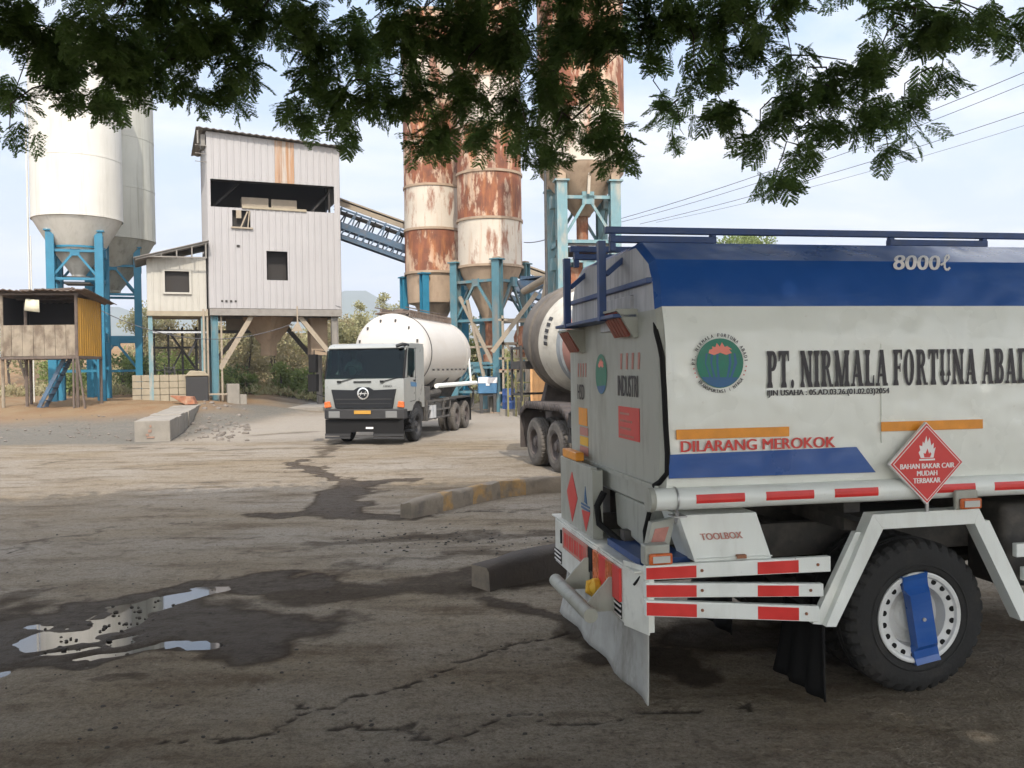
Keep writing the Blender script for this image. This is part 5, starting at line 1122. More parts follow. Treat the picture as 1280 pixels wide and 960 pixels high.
# ------------------------------------------------------------------ bulk tanker truck in the yard
def bulk_truck():
    T = thing('bulk_tanker', 'white bulk tanker truck facing the camera with dark windscreen and rounded tank', 'tanker truck', (-4.25, 25.2, gz(-4.25, 25.2)), rad(-11.5))
    X = lambda a, z, d: (d, a, z)
    c = MB(); prof = [(.04, 1.02), (.0, 1.4), (.02, 1.88), (.03, 1.915), (1.3, 1.915), (1.3, 2.77), (.29, 2.77), (.30, 2.80), (.42, 2.88), (.7, 2.93), (1.9, 2.93), (1.98, 2.8), (1.98, 1.0), (1.78, 1.0), (1.68, 1.14), (1.45, 1.2), (1.15, 1.2), (.9, 1.1), (.78, .95), (.3, .95)]
    c.prism(prof, X, -1.2, 1.2)
    for s in (-1, 1): c.prism([(1.04, 1.916), (1.31, 1.916), (1.31, 2.769), (1.04, 2.769)], X, s*1.198, s*1.13)
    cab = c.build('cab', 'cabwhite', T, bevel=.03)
    c = MB(); c.bx(-1.12, 1.12, .12, .5, 1.917, 2.02); c.bx(-1.12, 1.12, 1.24, 1.295, 1.92, 2.76)
    for x in (-.6, .6): c.bx(x-.27, x+.27, .95, 1.1, 1.917, 2.45); c.bx(x-.15, x+.15, .97, 1.07, 2.45, 2.62)
    c.bx(-1.1, 1.1, .35, 1.2, 2.74, 2.765); c.tube([(-.6+.2*math.cos(k*pi/8), .5+.08*math.sin(k*pi/8), 2.1+.17*math.sin(k*pi/8)) for k in range(17)], .015, 6); c.build('cab_interior', 'inside', cab)
    w = MB(); w.prism([(.02+.28*.04, 1.88+.92*.04), (.02+.28*.94, 1.88+.92*.94), (.05+.28*.94, 1.88+.92*.94), (.05+.28*.04, 1.88+.92*.04)], lambda y, z, d: (d, y-.022, z), -1.16, 1.16); ws = w.build('windscreen', 'clearglass', cab)
    w = MB(); w.prism([(.02+.28*.03, 1.88+.92*.03), (.02+.28*.95, 1.88+.92*.95), (.12+.28*.95, 1.88+.92*.95), (.12+.28*.03, 1.88+.92*.03)], lambda y, z, d: (d, y-.015, z), -1.205, -1.161); w.prism([(.02+.28*.03, 1.88+.92*.03), (.02+.28*.95, 1.88+.92*.95), (.12+.28*.95, 1.88+.92*.95), (.12+.28*.03, 1.88+.92*.03)], lambda y, z, d: (d, y-.015, z), 1.161, 1.205); w.build('screen_pillar', 'black', cab)
    for s in (-1, 1):
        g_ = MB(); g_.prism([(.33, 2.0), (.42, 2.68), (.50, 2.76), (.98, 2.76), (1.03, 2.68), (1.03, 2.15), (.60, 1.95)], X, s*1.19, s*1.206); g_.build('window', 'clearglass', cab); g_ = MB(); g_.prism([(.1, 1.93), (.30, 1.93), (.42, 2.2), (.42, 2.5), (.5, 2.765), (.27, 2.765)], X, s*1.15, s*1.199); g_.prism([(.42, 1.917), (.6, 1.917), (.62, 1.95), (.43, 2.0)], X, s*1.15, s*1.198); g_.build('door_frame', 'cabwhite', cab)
        d = MB()
        for a, b in (((1.1, 1.25), (1.12, 2.8)), ((1.1, 1.25), (.55, 1.22))): d.beam((s*1.2, a[0], a[1]), (s*1.2, b[0], b[1]), .012, .012)
        d.build('door_seam', 'bumpgrey', cab); h = MB(); h.bx(s*1.2-.012, s*1.2+.014, .92, 1.06, 1.80, 1.85); h.build('door_handle', 'grille', cab)
    dk = MB(); dk.prism([(1.19, 1.64), (1.19, 1.76), (.62, 1.80), (.66, 1.66)], lambda a, z, d: (d, a, z), 1.201, 1.206); dk.build('door_decal', 'boxblue', cab)
    g_ = MB(); g_.prism([(-.86, 1.06), (.86, 1.06), (.98, 1.60), (.3, 1.58), (.16, 1.66), (-.16, 1.66), (-.3, 1.58), (-.98, 1.60)], lambda x, z, d: (x, d, z), -.035, .03); gr = g_.build('grille', 'grille', T, bevel=.012)
    g_ = MB(); g_.bx(-.86, .86, -.045, -.03, 1.30, 1.335); g_.bx(-.82, .82, -.045, -.03, 1.18, 1.2); g_.build('grille_slat', 'bumpgrey', gr)
    e = MB(); e.lathe([(.135, 0), (.175, .012), (.175, .022), (.135, .026)], (0, -.04, 1.48), (0, -1, 0), 32, capa=False, capb=False)
    e.bx(-.12, .12, -.055, -.04, 1.465, 1.495); e.beam((-.075, -.05, 1.42), (-.045, -.05, 1.54), .035, .02); e.beam((.045, -.05, 1.42), (.075, -.05, 1.54), .035, .02); e.build('emblem', 'chrome', gr)
    text('HINO', .25, .055, lambda a, b, d=0: (.60+a, -.012, 1.66+b), 'grille', cab, .02)
    s = MB(); s.bx(-.30, .22, -.02, .02, 1.80, 1.835); s.build('vent_slot', 'black', cab)
    for x0 in (-.75, .55):
        s = MB(); s.beam((x0, -.02, 1.82), (x0+.5, .03, 1.93), .02); s.bx(x0-.05, x0+.05, -.03, .02, 1.79, 1.85); s.build('wiper', 'black', cab)
    b = MB(); out_ = [(-1.22, .28), (-1.22, .0), (-1.05, -.12), (1.05, -.12), (1.22, .0), (1.22, .28)]
    b.prism(out_, lambda x, y, z: (x, y, z), .74, 1.04); bp = b.build('bumper', 'bumpgrey', T, bevel=.04)
    for s_ in (-1, 1):
        q = MB(); q.bx(s_*.86-.17, s_*.86+.17, -.135, -.115, .79, .98); q.build('headlight', 'headlens', bp, bevel=.02)
        q = MB(); q.prism([(s_*1.0, 1.09), (s_*1.2, 1.07), (s_*1.2, 1.24), (s_*1.04, 1.26)], lambda x, z, d: (x, d, z), -.03, .1); q.build('indicator', 'lampor', T, bevel=.015)
        if s_ > 0: continue
        m = MB(); m.prism([(-.2, 1.55), (-.02, 1.55), (.0, 2.05), (-.2, 2.05)], X, s_*1.36, s_*1.62); m.prism([(-.18, 2.1), (.0, 2.1), (.02, 2.62), (-.18, 2.62)], X, s_*1.38, s_*1.6)
        m.tube([(s_*1.2, .1, 2.7), (s_*1.45, -.1, 2.75), (s_*1.48, -.12, 1.5), (s_*1.2, .0, 1.4)], .018, 6); m.build('mirror', 'black', cab, bevel=.02)
    q = MB(); q.bx(-.25, .25, -.14, -.121, .90, 1.0); q.build('number_plate', 'platey', bp)
    ap = MB(); ap.bx(-1.18, 1.18, -.02, .02, .38, .735); ap.bx(-1.18, -.4, -.02, .02, .28, .38); ap.bx(.28, 1.18, -.02, .02, .3, .38); ap.build('apron', 'black', T)
    ap = MB()
    for x0, x1 in ((-1.19, -.42), (.27, 1.20)):
        ap.bx(x0, x1, -.035, -.022, .185, .25); ap.bx(x0, x1, -.035, -.022, .265, .33)
    ap.build('apron_board', 'bumpgrey', T); q = MB(); q.bx(.06, .28, -.04, -.021, .47, .52); q.build('tag_plate', 'signwhite', T)
    r = MB(); r.tube([(.95, .12, 2.82), (1.12, .2, 2.88), (1.18, .5, 2.86)], .05, 8); r.build('sun_visor_bracket', 'grille', cab)
    for s_ in (-1, 1):
        q = MB(); pts = [(s_*1.12, 1.3+.62*math.cos(a), .5+.62*math.sin(a)) for a in [rad(10+k*20) for k in range(9)]]; 
        for p0, p1 in zip(pts[:-1], pts[1:]): q.beam(p0, p1, .24, .05, up=(1, 0, 0)); 
        q.build('front_fender', 'bumpgrey', T)
        q = MB()
        for z in (.35, .75): q.bx(s_*1.2-.15, s_*1.2+.03, .5, .85, z, z+.06)
        q.build('step', 'grille', T)
    # tank
    t_ = MB(); t_.lathe([(.02, 2.06), (.5, 2.08), (.95, 2.16), (1.13, 2.28), (1.20, 2.42), (1.22, 2.55), (1.22, 7.5), (1.20, 7.8), (1.10, 8.25), (.82, 8.65), (.35, 8.85), (.02, 8.87)], (0, 0, 2.70), (0, 1, 0), 56)
    tk = t_.build('tank', 'bulk', T, smooth=50)
    q = MB(); q.lathe([(1.215, 2.72), (1.235, 2.72), (1.235, 2.78), (1.215, 2.78)], (0, 0, 2.70), (0, 1, 0), 56, capa=False, capb=False); q.build('seam_band', 'darksteel', tk)
    q = MB(); q.lathe([(1.215, 7.22), (1.228, 7.22), (1.228, 7.26), (1.215, 7.26)], (0, 0, 2.70), (0, 1, 0), 56, capa=False, capb=False); q.build('seam_band', 'bulk', tk)
    q = MB()
    for k in range(7): a = rad(20+k*28); q.beam((1.0*math.cos(a), 2.2, 2.7+1.0*math.sin(a)), (1.0*math.cos(a), 2.14, 2.7+1.0*math.sin(a)), .05, .09)
    for y in [3.2+.55*k for k in range(8)]: q.bx(1.1, 1.16, y, y+.08, 2.1, 2.16)
    q.build('lug', 'darksteel', tk)
    q = MB()
    for x in (-.35, .35): q.beam((x, 2.5, 4.02), (x, 7.3, 4.02), .07)
    for x in (-.5, .5): q.beam((x, 2.5, 3.92), (x, 7.3, 3.92), .06); q.beam((x, 2.4, 4.1), (x, 7.2, 4.1), .03)
    for k in range(26): y = 2.5+k*.19; q.bx(-.42, .62, y, y+.06, 3.93, 3.97); q.bx(.58, .62, y, y+.05, 3.8, 4.02)
    for y in (3.4, 5.2, 6.8): q.lathe([(.25, 3.9), (.25, 4.08), (.05, 4.12)], (0, y, 0), (0, 0, 1), 16)
    q.build('walkway', 'roofrust', T)
    q = MB(); q.tube([(1.28, 3.0, 1.62), (1.28, 8.2, 1.62)], .075, 12); q.tube([(1.15, 7.6, 2.9), (1.22, 7.7, 1.65)], .04, 8); q.build('side_pipe', 'white', T)
    c = MB()
    for x in (-.42, .42): c.bx(x-.05, x+.05, .6, 8.5, .85, 1.13)
    for y in (2.6, 4.2, 5.8, 7.4): c.prism([(-.9, 1.85), (-.5, 1.13), (.5, 1.13), (.9, 1.85), (.5, 1.6), (-.5, 1.6)], lambda x, z, d: (x, d, z), y, y+.12)
    c.bx(-1.15, 1.15, 8.3, 8.42, .7, 1.05); c.build('chassis', 'chassis', T)
    c = MB(); c.bx(.5, 1.12, 2.25, 3.0, .55, 1.15); c.bx(.55, 1.15, 3.15, 4.4, .62, 1.05); c.tube([(.85, 2.3, 1.3), (.85, 4.6, 1.38)], .12, 10); c.bx(.6, 1.1, 2.35, 2.9, 1.15, 1.62)
    for z in (.6, .85, 1.15): c.beam((1.2, 2.2, z), (1.2, 4.85, z), .05)
    for y in (2.2, 3.1, 4.0, 4.85): c.beam((1.2, y, .55), (1.2, y, 1.2), .05)
    c.bx(-1.12, -.5, 2.25, 4.4, .6, 1.1); c.build('side_gear', 'chassis', T)
    c = MB(); c.tube([(1.17, 2.65, .62), (1.17, 2.65, 1.02)], .11, 12); c.tube([(1.17, 2.95, .62), (1.17, 2.95, 1.02)], .11, 12); c.build('air_bottle', 'steel', T)
    for s_ in (-1, 1):
        f = MB(); f.bx(s_*.9-.27, s_*.9+.27, 5.05, 7.85, 1.12, 1.16); f.bx(s_*.9-.27, s_*.9+.27, 5.05, 5.09, .8, 1.12); f.build('rear_fender', 'chassis', T)
        f = MB(); f.bx(s_*.9-.27, s_*.9+.27, 7.86, 7.88, .25, 1.1); f.build('mud_flap', 'black', T)
    q = MB(); q.tube([(1.0, 8.2, 1.5), (1.15, 8.35, 1.3), (1.1, 8.4, .95), (.9, 8.45, .9)], .04, 8); q.build('hose', 'darksteel', T)
    for s_ in (-1, 1):
        for y, xo, w_ in ((1.3, 1.18, .28), (5.8, 1.20, .26), (7.1, 1.20, .26), (5.8, .88, .26), (7.1, .88, .26)):
            w = bpy.data.objects.new('wheel', None); COL.objects.link(w); w.parent = T; w.location = (s_*xo, y, .5)
            wheel(w, (0, 0, 0), (s_, 0, 0), R=.5, w=w_, tyre='tyre' if y < 2 else 'dustytyre', rim='bumpgrey' if y < 2 else 'mixerdark')
bulk_truck()
def driver():
    # seated figure: one skinned surface, head with features, hair as a child
    a = rad(-11.5); bx_, by_ = -.6, .80
    L = thing('person', 'driver in a pale shirt seated behind the windscreen of the white bulk tanker', 'person', (-4.25+bx_*math.cos(a)-by_*math.sin(a), 25.2+bx_*math.sin(a)+by_*math.cos(a), 1.92), a)
    J = [((0, .02, .0), .15), ((0, .03, .22), .16), ((0, .03, .40), .15), ((0, .02, .50), .06), ((0, .0, .57), .06), ((0, -.02, .64), .095), ((0, -.02, .72), .095), ((-.18, .02, .42), .065), ((-.25, -.08, .22), .05), ((-.14, -.28, .26), .035), ((-.12, -.33, .28), .035), ((.18, .02, .42), .065), ((.25, -.08, .22), .05), ((.14, -.28, .26), .035), ((.12, -.33, .28), .035)]
    E_ = [(0, 1), (1, 2), (2, 3), (3, 4), (4, 5), (5, 6), (2, 7), (7, 8), (8, 9), (9, 10), (2, 11), (11, 12), (12, 13), (13, 14)]
    me = bpy.data.meshes.new('body'); me.from_pydata([j[0] for j in J], E_, []); me.materials.append(M['shirt'])
    o = bpy.data.objects.new('body', me); COL.objects.link(o); o.parent = L
    k = o.modifiers.new('skin', 'SKIN'); 
    for d_, j in zip(me.skin_vertices[0].data if me.skin_vertices else [], J): d_.radius = (j[1], j[1])
    if not me.skin_vertices:
        bpy.context.view_layer.objects.active = o; ly = me.attributes
    o.modifiers.new('sub', 'SUBSURF').render_levels = 2
    h = MB(); h.lathe([(.06, .56), (.085, .62), (.10, .69), (.098, .76), (.06, .81), (.01, .825)], (0, -.02, 0), (0, 0, 1), 18); h.beam((0, -.12, .69), (0, -.135, .66), .03, .04)
    for x in (-.105, .105): h.beam((x, -.01, .66), (x, -.01, .72), .02, .05)
    h.build('head', 'skin', L); h = MB(); h.lathe([(.106, .73), (.106, .78), (.07, .83), (.01, .845)], (0, -.01, 0), (0, 0, 1), 18); h.build('hair', 'hair', L)
driver()
def mixer_truck():
    T = thing('mixer_truck', 'dirty concrete mixer truck half hidden behind the fuel tanker, pale drum with dark rim', 'mixer truck', (1.60, 19.6, 0), rad(17.5))
    d = MB(); ax = Vector((0, -1, -.13)).normalized(); o = Vector((0, .3, 2.78))
    d.lathe([(.55, -2.2), (.8, -1.6), (1.10, -.7), (1.20, -.1), (1.23, -.05), (1.23, .12), (1.19, .15), (1.19, .50), (1.15, .56), (1.08, 1.10), (.98, 1.2), (.95, 1.34), (.9, 1.36), (.62, 2.1), (.4, 2.3)], o, ax, 56, ms=[1, 1, 1, 1, 1, 1, 1, 1, 0, 0, 3, 3, 2, 2, 2])
    dr = d.build('drum', ['mixer', 'mixdrum', 'mixred', 'mixblue'], T, smooth=40)
    q = MB()
    for k in range(5): a = rad(150+k*7); P = lambda a, h, r: o+ax*h+Vector((math.cos(a), 0, math.sin(a)))*r; q.add([P(a, .86, 1.136), P(a+.07, .86, 1.136), P(a+.07, 1.02, 1.112), P(a, 1.02, 1.112)], [(0, 1, 2, 3)])
    q.build('drum_marks', 'bumpgrey', dr)
    c = MB()
    for x in (-.42, .42): c.bx(x-.06, x+.06, -7.2, 1.6, .85, 1.15)
    for y in (.6, -2.2): c.prism([(-.8, 1.15), (.8, 1.15), (.55, 2.1), (-.55, 2.1)], lambda x, z, d: (x, d, z), y, y+.2)
    c.bx(-1.05, 1.05, -3.2, -2.9, 1.15, 2.0); c.build('chassis', 'mixerdark', T)
    for s_ in (-1, 1):
        f = MB(); pts = [(y, 1.40-.28*max(0, abs(y+.65)-1.05)**1.3*2.2) for y in [-2.15+.15*k for k in range(21)]]
        for (ya, za), (yb, zb) in zip(pts[:-1], pts[1:]): f.add([(s_*(.62), ya, za), (s_*1.22, ya, za), (s_*1.22, yb, zb), (s_*.62, yb, zb), (s_*1.22, ya, za-.14), (s_*1.22, yb, zb-.14)], [(0, 1, 2, 3), (1, 4, 5, 2)])
        f.bx(s_*.92-.3, s_*.92+.3, .84, .86, .35, 1.2); solid(f.build('fender', 'mixerdark', T), .02)
    fr = MB()
    for z in (1.55, 2.15, 2.6): fr.beam((-1.28, .55, z), (-1.28, 1.25, z), .05); fr.beam((-1.28, 1.25, z), (-.3, 1.25, z), .05)
    for y in (.55, 1.25): fr.beam((-1.28, y, 1.4), (-1.28, y, 2.65), .05)
    fr.bx(-1.3, -.5, .6, 1.25, 2.12, 2.3); fr.prism([(-.5, 3.2), (.5, 3.2), (.3, 2.0), (-.3, 2.0)], lambda x, z, d: (x, d, z), 1.5, 2.0); fr.build('rear_platform', 'darksteel', T)
    g_ = MB()
    for z in (.75, 1.05): g_.beam((-1.2, -2.2, z), (-1.2, -4.6, z), .1, .14)
    g_.tube([(-1.22, -2.3, .7), (-1.24, -2.3, 1.25), (-1.2, -2.5, 1.35)], .03, 6); g_.build('side_guard', 'bumpgrey', T)
    for s_ in (-1, 1):
        for y, xo in ((0, 1.2), (-1.32, 1.2), (0, .88), (-1.32, .88), (-5.6, 1.15)):
            w = bpy.data.objects.new('wheel', None); COL.objects.link(w); w.parent = T; w.location = (s_*xo, y, .53)
            wheel(w, (0, 0, 0), (s_, 0, 0), R=.53, w=.28, tyre='dustytyre', rim='mixerdark')
    simple_cab(T, 2.35, 4.6, 6.4, .95, 2.85, 'mixer', lambda a, b, z: (b, -a, z))
mixer_truck()

# ------------------------------------------------------------------ vegetation
def unit(v): return v/np.maximum(np.linalg.norm(v, axis=-1, keepdims=True), 1e-9)
def cards(P, D, N, L, Wd):
    """leaf-shaped quads: base P, direction D, normal N, length L, width Wd (arrays)"""
    S_ = unit(np.cross(D, N)); L = np.asarray(L)[..., None]; Wd = np.asarray(Wd)[..., None]
    return np.stack([P, P+D*L*.5+S_*Wd*.5, P+D*L, P+D*L*.5-S_*Wd*.5], 1).reshape(-1, 3)
def rdir(n, g=RG): return unit(g.normal(size=(n, 3)))
def bush(name, label, x, y, h, w, leaf, n=900, card=.22, group=None, cat=None, trunk=.06, lobes=9, base=.1, d=None, sink=.1):
    z = gz(x, y)-sink; T = thing(name, label, cat or name.replace('_', ' '), (x, y, z), rnd.uniform(0, 6), group); d = d or w
    C = []; 
    for k in range(lobes):
        f = rnd.uniform(base, 1); a = rnd.uniform(0, 6.28); r = rnd.uniform(.15, 1)**.7*(1-.55*f*f)
        C.append((w/2*r*math.cos(a), d/2*r*math.sin(a), h*(.12+.78*f), rnd.uniform(.16, .34)*min(w, h)))
    C = np.array(C); i = RG.integers(0, lobes, n); v = rdir(n)*(RG.random((n, 1))**.45)
    P = C[i, :3]+v*C[i, 3:4]*np.array([1.15, 1.15, .85]); P[:, 2] = np.maximum(P[:, 2], .03)
    D_ = unit(v*.7+rdir(n)*.8+np.array([0, 0, .15])); V_ = cards(P, D_, rdir(n), card*RG.uniform(.6, 1.3, n), card*.55*RG.uniform(.6, 1.3, n))
    quadmesh('crown', V_, 4, [leaf], T)
    t = MB(); t.tube([(0, 0, -.2), (.05*w, 0, h*.3), (.02*w, .04*w, h*.62)], [trunk, trunk*.8, trunk*.4], 6)
    for c in C[:5]: t.tube([(.03*w, 0, h*.25), tuple(c[:3]*np.array([.5, .5, .8])), tuple(c[:3])], [trunk*.6, trunk*.4, trunk*.15], 5)
    t.build('trunk', 'bark', T)
G1 = 'bushes on the slope behind the plant'
sp = []
rr = random.Random(21)
for i in range(11): sp.append((-24+i*2.15+rr.uniform(-.8, .8), 58+rr.uniform(0, 7), rr.uniform(2.6, 4.8), rr.uniform(2.6, 4.4)))
for i, (x, y, h, w) in enumerate(sp):
    k = ('leafdry', 'leafdry', 'leafolive', 'leafdry')[i % 4]
    lab = {'leafdry': 'tall dry brown bush on the slope seen below the tall tower', 'leafolive': 'olive bush on the slope seen below the tall tower', 'leafgreen': 'fresh green bush on the slope seen below the tall tower'}[k]
    bush('bush', lab, x, y, h+.8, w, k, 1700, .26, G1)
for i in range(16):
    x = -27+i*1.25+rr.uniform(-.6, .6); bush('bush', 'dry brown bush higher up the slope beyond the tower', x, 66+rr.uniform(0, 14), rr.uniform(2.4, 3.8), rr.uniform(2.6, 4.2), ('leafdry', 'leafdry', 'leafolive')[i % 3], 1100, .28, 'dry bushes higher on the slope')
for i in range(7):
    x = -20.5+i*1.9+rr.uniform(-.5, .5); bush('bush', 'low green shrub at the foot of the brown slope beyond the tower', x, 53.8+rr.uniform(0, 2), rr.uniform(1.2, 2.2), rr.uniform(1.8, 2.8), 'leafgreen', 1500, .2, 'green shrubs at the foot of the slope')
for i in range(8):
    x = -29+i*1.55+rr.uniform(-.4, .4); bush('bush', 'leafy green bush behind the hut and the silo legs', x, 51.5+rr.uniform(0, 5), rr.uniform(2.0, 3.2), rr.uniform(1.8, 2.8), ('leafgreen', 'leafdark')[i % 2], 1100, .2, 'bushes behind the silo legs')
for (px, Y, h, w) in ((12, 66, 6.6, 3.6), (178, 62, 6.2, 3.0), (196, 70, 6.4, 3.4), (30, 60, 4.6, 3.0)):
    p = atY(px, 470, Y); bush('tree', 'pale leafy tree beyond the white silo legs', p.x, Y, h, w, 'leafolive', 1700, .22, 'pale trees behind the white silos', trunk=.1, base=.3)
for i, (px, Y, h) in enumerate(((452, 74, 6.2), (480, 72, 7.8), (492, 69, 7.6), (506, 73, 7.6), (440, 78, 3.6))):
    p = atY(px, 470, Y)
    bush('tree', 'slim feathery tree on the skyline between the tower and the rusty silos', p.x, Y, h, 1.2, 'leafolive', 850, .22, 'slim trees between tower and silos', trunk=.08, base=.25, lobes=12)
for i in range(12):
    x = -8+i*1.7; bush('bush', 'green bush seen between the legs of the rusty silos', x, 57+rr.uniform(0, 6), rr.uniform(2.5, 4.5), rr.uniform(2.4, 3.4), ('leafolive', 'leafgreen')[i % 2], 1000, .24, 'bushes behind the rusty silos')
for px, Y, h in ((918, 78, 12.5), (950, 80, 12.9), (985, 78, 12.2), (935, 84, 12.8)):
    p = atY(px, 470, Y); bush('tree', 'tall tree whose top shows above the fuel tanker roof', p.x, Y, h, 4.2, 'leafgreen', 2200, .3, 'trees behind the fuel tanker', trunk=.18, base=.5)
# scrub carpet on the slope
n = 42000; xs = RG.uniform(-34, 16, n); ys = 53+RG.random(n)**1.2*36
zs = base_h(xs, ys); hh = .25+.9*fbm(xs, ys, .6, 3)**2*RG.random(n)*2
P = np.stack([xs, ys, zs+hh*RG.random(n)], 1); D_ = unit(rdir(n)*.8+np.array([0, 0, .8]))
sc = quadmesh('scrub', cards(P, D_, rdir(n), RG.uniform(.2, .5, n), RG.uniform(.06, .2, n)), 4, ['leafdry', 'leafolive', 'leafgreen'], None, (fbm(xs, ys, .25, 3)*3.6-.9+RG.normal(0, .35, n)).clip(0, 2).astype(int)); tag(sc, kind='stuff')

# the big tree over the camera -------------------------------------------------
def frond_template(g, L=.29, npin=6, nleaf=7):
    """bipinnate leaf in local frame: along +x, normal +z, drooping"""
    P, D_, N_, LL, WW = [], [], [], [], []
    def rach(s): return np.array([s*L*.96, 0, -.28*L*s*s])
    for i in range(npin):
        s = .25+.75*i/(npin-1); b = rach(s); pl = L*(.42-.16*abs(s-.5)*2)
        for sd in (-1, 1):
            ang = rad(62-18*s)+g.normal(0, .08); d = np.array([math.cos(ang), sd*math.sin(ang), -.15+g.normal(0, .12)]); d /= np.linalg.norm(d)
            for j in range(nleaf):
                t_ = .15+.85*j/(nleaf-1); p = b+d*pl*t_+np.array([0, 0, -.22*pl*t_*t_])
                for s2 in (-1, 1):
                    side = np.cross(np.array([0, 0, 1]), d)*s2; q = d*.55+side*.85+np.array([0, 0, g.normal(-.05, .12)])
                    P.append(p); D_.append(q/np.linalg.norm(q)); N_.append(np.array([g.normal(0, .2), g.normal(0, .2), 1])); LL.append(.040*(1-.3*t_)*g.uniform(.85, 1.15)); WW.append(.020*g.uniform(.85, 1.15))
            P.append(b); D_.append(d); N_.append(np.array([0, 0, 1.])); LL.append(pl); WW.append(.004)
    return cards(np.array(P), np.array(D_), unit(np.array(N_)), np.array(LL), np.array(WW))
FT = [frond_template(np.random.default_rng(40+k)) for k in range(4)]
#  (px, py, rx, ry, Y, fronds): hanging foliage, each cluster at its own distance
CL = [(15, 25, 70, 40, 7.5, 42), (70, 60, 60, 55, 8, 48), (20, 120, 35, 35, 8, 14), (12, 165, 20, 12, 7.5, 5), (75, 118, 38, 26, 8, 20), (130, 50, 70, 55, 7.2, 56), (130, 125, 30, 34, 8, 20), (155, 95, 45, 36, 7.6, 28), (205, 40, 65, 50, 8.4, 52), (195, 85, 38, 30, 8, 20), (265, 50, 65, 50, 7.6, 52), (245, 110, 26, 34, 8, 20), (285, 112, 26, 30, 8.2, 18), (320, 20, 50, 32, 8, 30), (310, 85, 28, 40, 8, 18), (385, 30, 50, 40, 7.6, 38), (395, 85, 46, 42, 8, 34), (375, 145, 36, 28, 8.3, 18), (425, 130, 40, 44, 7.8, 28), (432, 172, 20, 20, 8, 8), (450, 50, 50, 50, 8.4, 42), (475, 120, 36, 44, 8, 26), (510, 40, 55, 50, 7.5, 46), (520, 110, 42, 50, 8.2, 34), (545, 165, 34, 40, 8, 22), (515, 178, 24, 20, 8, 8), (575, 40, 55, 50, 8, 44), (580, 110, 40, 50, 7.8, 32), (600, 165, 34, 34, 8.4, 20), (635, 50, 50, 55, 7.6, 46), (640, 130, 38, 44, 8.1, 28), (665, 175, 34, 36, 7.8, 22), (700, 40, 50, 50, 8.3, 42), (690, 105, 36, 46, 8, 28), (715, 150, 30, 40, 8.2, 18), (690, 195, 24, 24, 8, 10), (755, 40, 50, 45, 7.8, 38), (745, 105, 28, 40, 8.4, 16), (760, 165, 36, 40, 8, 26), (770, 200, 30, 18, 8, 10), (800, 25, 45, 28, 8, 26), (815, 70, 24, 24, 8.2, 9), (845, 20, 45, 30, 7.7, 26), (835, 135, 34, 32, 8.5, 16), (850, 165, 22, 14, 8.5, 5), (868, 88, 30, 32, 7.8, 13), (895, 30, 45, 32, 8, 24), (905, 140, 38, 36, 8, 22), (900, 95, 26, 28, 8.2, 10), (940, 60, 40, 32, 7.6, 20), (950, 175, 34, 34, 8, 20), (970, 222, 34, 22, 8, 14), (985, 130, 42, 44, 7.8, 30), (990, 80, 36, 30, 8.2, 18), (1000, 195, 22, 28, 8, 9), (1030, 165, 36, 26, 8.1, 18), (1040, 110, 40, 36, 7.9, 24), (1085, 150, 36, 36, 8, 22), (1110, 190, 22, 20, 8, 8), (1085, 85, 40, 34, 7.6, 20), (1130, 135, 40, 34, 8.2, 22), (1150, 165, 26, 12, 8.2, 5), (1140, 40, 40, 34, 7.8, 20), (1180, 35, 46, 30, 7.6, 22), (1175, 95, 28, 20, 8, 8), (1225, 30, 44, 22, 7.8, 15), (1265, 35, 36, 26, 8, 11), (1110, 12, 40, 16, 8, 9), (965, 12, 40, 14, 8, 10), (925, 6, 40, 14, 8, 10), (1275, 60, 24, 14, 8.2, 4), (345, 40, 20, 18, 8.3, 4), (640, -20, 300, 30, 7.8, 120), (200, -20, 250, 30, 7.8, 120), (1000, -22, 250, 18, 8, 50)]
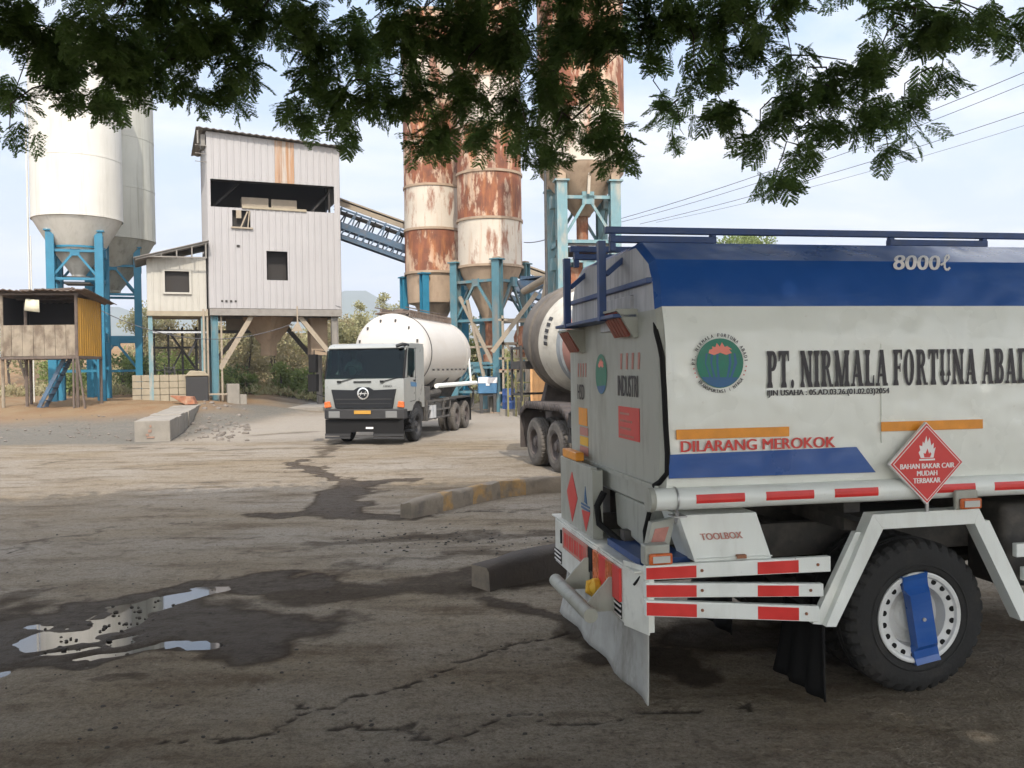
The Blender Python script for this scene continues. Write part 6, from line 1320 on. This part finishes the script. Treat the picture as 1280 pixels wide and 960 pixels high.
def big_tree():
    TX, TY_ = -3.4, -3.6
    T = thing('shade_tree', 'large feathery leaved tree whose branches hang across the top of the view', 'tree', (0, 0, 0))
    lm = MB(); hubs = []
    tr = [Vector((TX, TY_, -.3)), Vector((TX+.15, TY_, 1.6)), Vector((TX+.1, TY_+.3, 3.4)), Vector((TX+.5, TY_+.6, 4.8))]
    lm.tube(tr, [.52, .40, .36, .32], 14); lm.build('trunk', 'bark', T)
    br = MB(); top = tr[-1]
    for (x, y, z) in ((-5.5, 7.2, 6.5), (-3.0, 7.6, 6.3), (-.6, 7.8, 6.4), (1.4, 7.9, 6.3), (3.2, 7.8, 6.5), (5.2, 7.6, 6.4), (-9.5, 1, 7.4), (7.5, 1, 7.8), (2.5, -8, 7.6), (-7, -7.5, 7.4)):
        e = Vector((x, y, z)); pts = []
        for k in range(9):
            t_ = k/8; p = top.lerp(e, t_); p.z = top.z+(8.6-top.z)*math.sin(t_*pi*.62)*(1-.0)+(z-top.z-(8.6-top.z)*math.sin(pi*.62))*t_**2
            p += Vector((rnd.gauss(0, .12), rnd.gauss(0, .12), rnd.gauss(0, .08)))*(1 if 0 < k < 8 else 0); pts.append(p)
        br.tube(pts, [.17*(1-.8*k/8)+.012 for k in range(9)], 8)
        if y > 5: hubs += pts[5:]
    V_ = []; done = []
    for (px, py, rx, ry, Yc, nf) in sorted(CL, key=lambda c: c[1]):
        c = atY(px, py, Yc); s = Yc/F; rx_, ry_ = rx*s*.74, ry*s*.64
        cand = [q for q in done if q.z > c.z+.12]; h = min(cand or hubs, key=lambda q: (q-c).length); done.append(c)
        st = c+Vector((0, 0, ry_*.4)); mid = h.lerp(st, .55)+Vector((0, 0, .12+.1*rnd.random()))
        br.tube([h, h.lerp(mid, .5)+Vector((rnd.gauss(0, .06), rnd.gauss(0, .06), .05)), mid, mid.lerp(st, .5)+Vector((rnd.gauss(0, .07), rnd.gauss(0, .05), .03)), st, c+Vector((rx_*.3, 0, -ry_*.4))], [.010, .009, .007, .006, .004, .002], 5)
        nf = int(nf*(1.4 if py < 62 else 1.12))
        for _ in range(nf):
            v = RG.normal(size=3); v /= np.linalg.norm(v); v *= RG.random()**.4
            p = np.array(c[:])+v*np.array([rx_, .45, ry_])
            d = np.array([v[0]*1.0+RG.normal(0, .5), v[1]*.7+RG.normal(0, .5), -.35+RG.normal(0, .35)+.2*v[2]]); d /= np.linalg.norm(d)
            u = np.array([RG.normal(0, .35), -.25+RG.normal(0, .35), 1.0]); sd = np.cross(u, d); sd /= np.linalg.norm(sd); u = np.cross(d, sd)
            k = RG.uniform(.7, 1.05); R_ = np.stack([d, sd, u], 1)*k
            V_.append(FT[RG.integers(0, 4)]@R_.T+(p-R_@np.array([.2, 0, 0])))
    br.build('branch', 'bark', T)
    A = np.concatenate(V_)
    # dense upper crown (above and behind the view)
    n = CROWN_N; th = RG.uniform(0, 2*pi, n); r = np.sqrt(RG.random(n)); x = -1.0+11.5*r*np.cos(th); y = .2+9.4*r*np.sin(th)
    z = 9.6-3.0*r**2.2+RG.normal(0, .75, n)+.8*(fbm(x, y, .35, 3)-.5)
    lim = 2.15+.46*np.maximum(y, 0)+.55; z = np.maximum(z, lim+RG.random(n)*.5)
    keep = (fbm(x+50, y+50, .55, 3) > .05+.28*r**5)&(y < 8.9); P = np.stack([x, y, z], 1)[keep]; n = len(P)
    B = cards(P, unit(rdir(n)*np.array([1, 1, .45])), unit(rdir(n)*.6+np.array([0, 0, 1])), RG.uniform(.22, .46, n), RG.uniform(.10, .2, n))
    quadmesh('crown', np.concatenate([A, B]), 4, ['leaf'], T)
    print('TREE quads', len(A)//4, len(B)//4)
if TREE: big_tree()

# ------------------------------------------------------------------ cables and their poles
def cable(label, a, b, sag, group=None, r=.012):
    a, b = Vector(a), Vector(b); pts = []
    for k in range(25): t_ = k/24; p = a.lerp(b, t_); p.z -= sag*4*t_*(1-t_); pts.append(p-a)
    q = MB(); q.tube(pts, r, 5); o = q.build('power_cable', 'wire'); o.location = a; tag(o, label, 'cable', group)
GC = 'cables strung to the plant'
e1 = atY(770, 275, 32.5); e2 = atY(655, 303, 42.3); pole = Vector((17.5, 19.5, 0))
s1 = atY(1280, 80, 20); dirp = pole
def far_end(px, py, Y, k, tgt):
    s = atY(px, py, Y); d = (s-tgt); return tgt+d*k
cable('upper black cable rising to the right above the fuel tanker', e1, far_end(1280, 80, 24, 1.25, e1), .35, None, .011)
cable('second black cable just under the upper one, rising to the right', e1+Vector((.1, 0, -.1)), far_end(1280, 92, 24, 1.25, e1), .40, None, .009)
cable('lower thin cable crossing the sky above the fuel tanker', atY(800, 280, 32), far_end(1280, 133, 24, 1.25, atY(800, 280, 32)), .25, None, .009)
cable('lowest faint cable crossing the sky at the right', atY(820, 278, 32), far_end(1280, 149, 24, 1.25, atY(820, 278, 32)), .27, None, .006)
cable('thin cable slung from the middle rusty silo to the rear rusty silo', e2, atY(702, 291, 32.2), .12, None, .02)
cable('pale cable looping from the white shed to the tower brace', atY(120, 385, 42.5), atY(365, 405, 44.2), 1.1, None, .02)
cable('thin cable drooping from the tower window to its right corner', atY(361, 352, 43.9+2), atY(426, 384, 46.4), .15, None, .015)
for nm in (0,):
    pe = far_end(1280, 80, 24, 1.25, e1); T = thing('utility_pole', 'utility pole carrying the black cables, outside the view at right', 'pole', (pe.x, pe.y, 0))
    q = MB(); q.tube([(0, 0, -.3), (0, 0, pe.z+.6)], [.16, .11], 10); q.build('pole', 'wooddark', T); q = MB(); q.beam((-1.2, .3, pe.z-.1), (1.2, -.3, pe.z-.1), .1); q.beam((-1.2, .3, pe.z-1.4), (1.2, -.3, pe.z-1.4), .1); q.build('crossarm', 'wooddark', T)
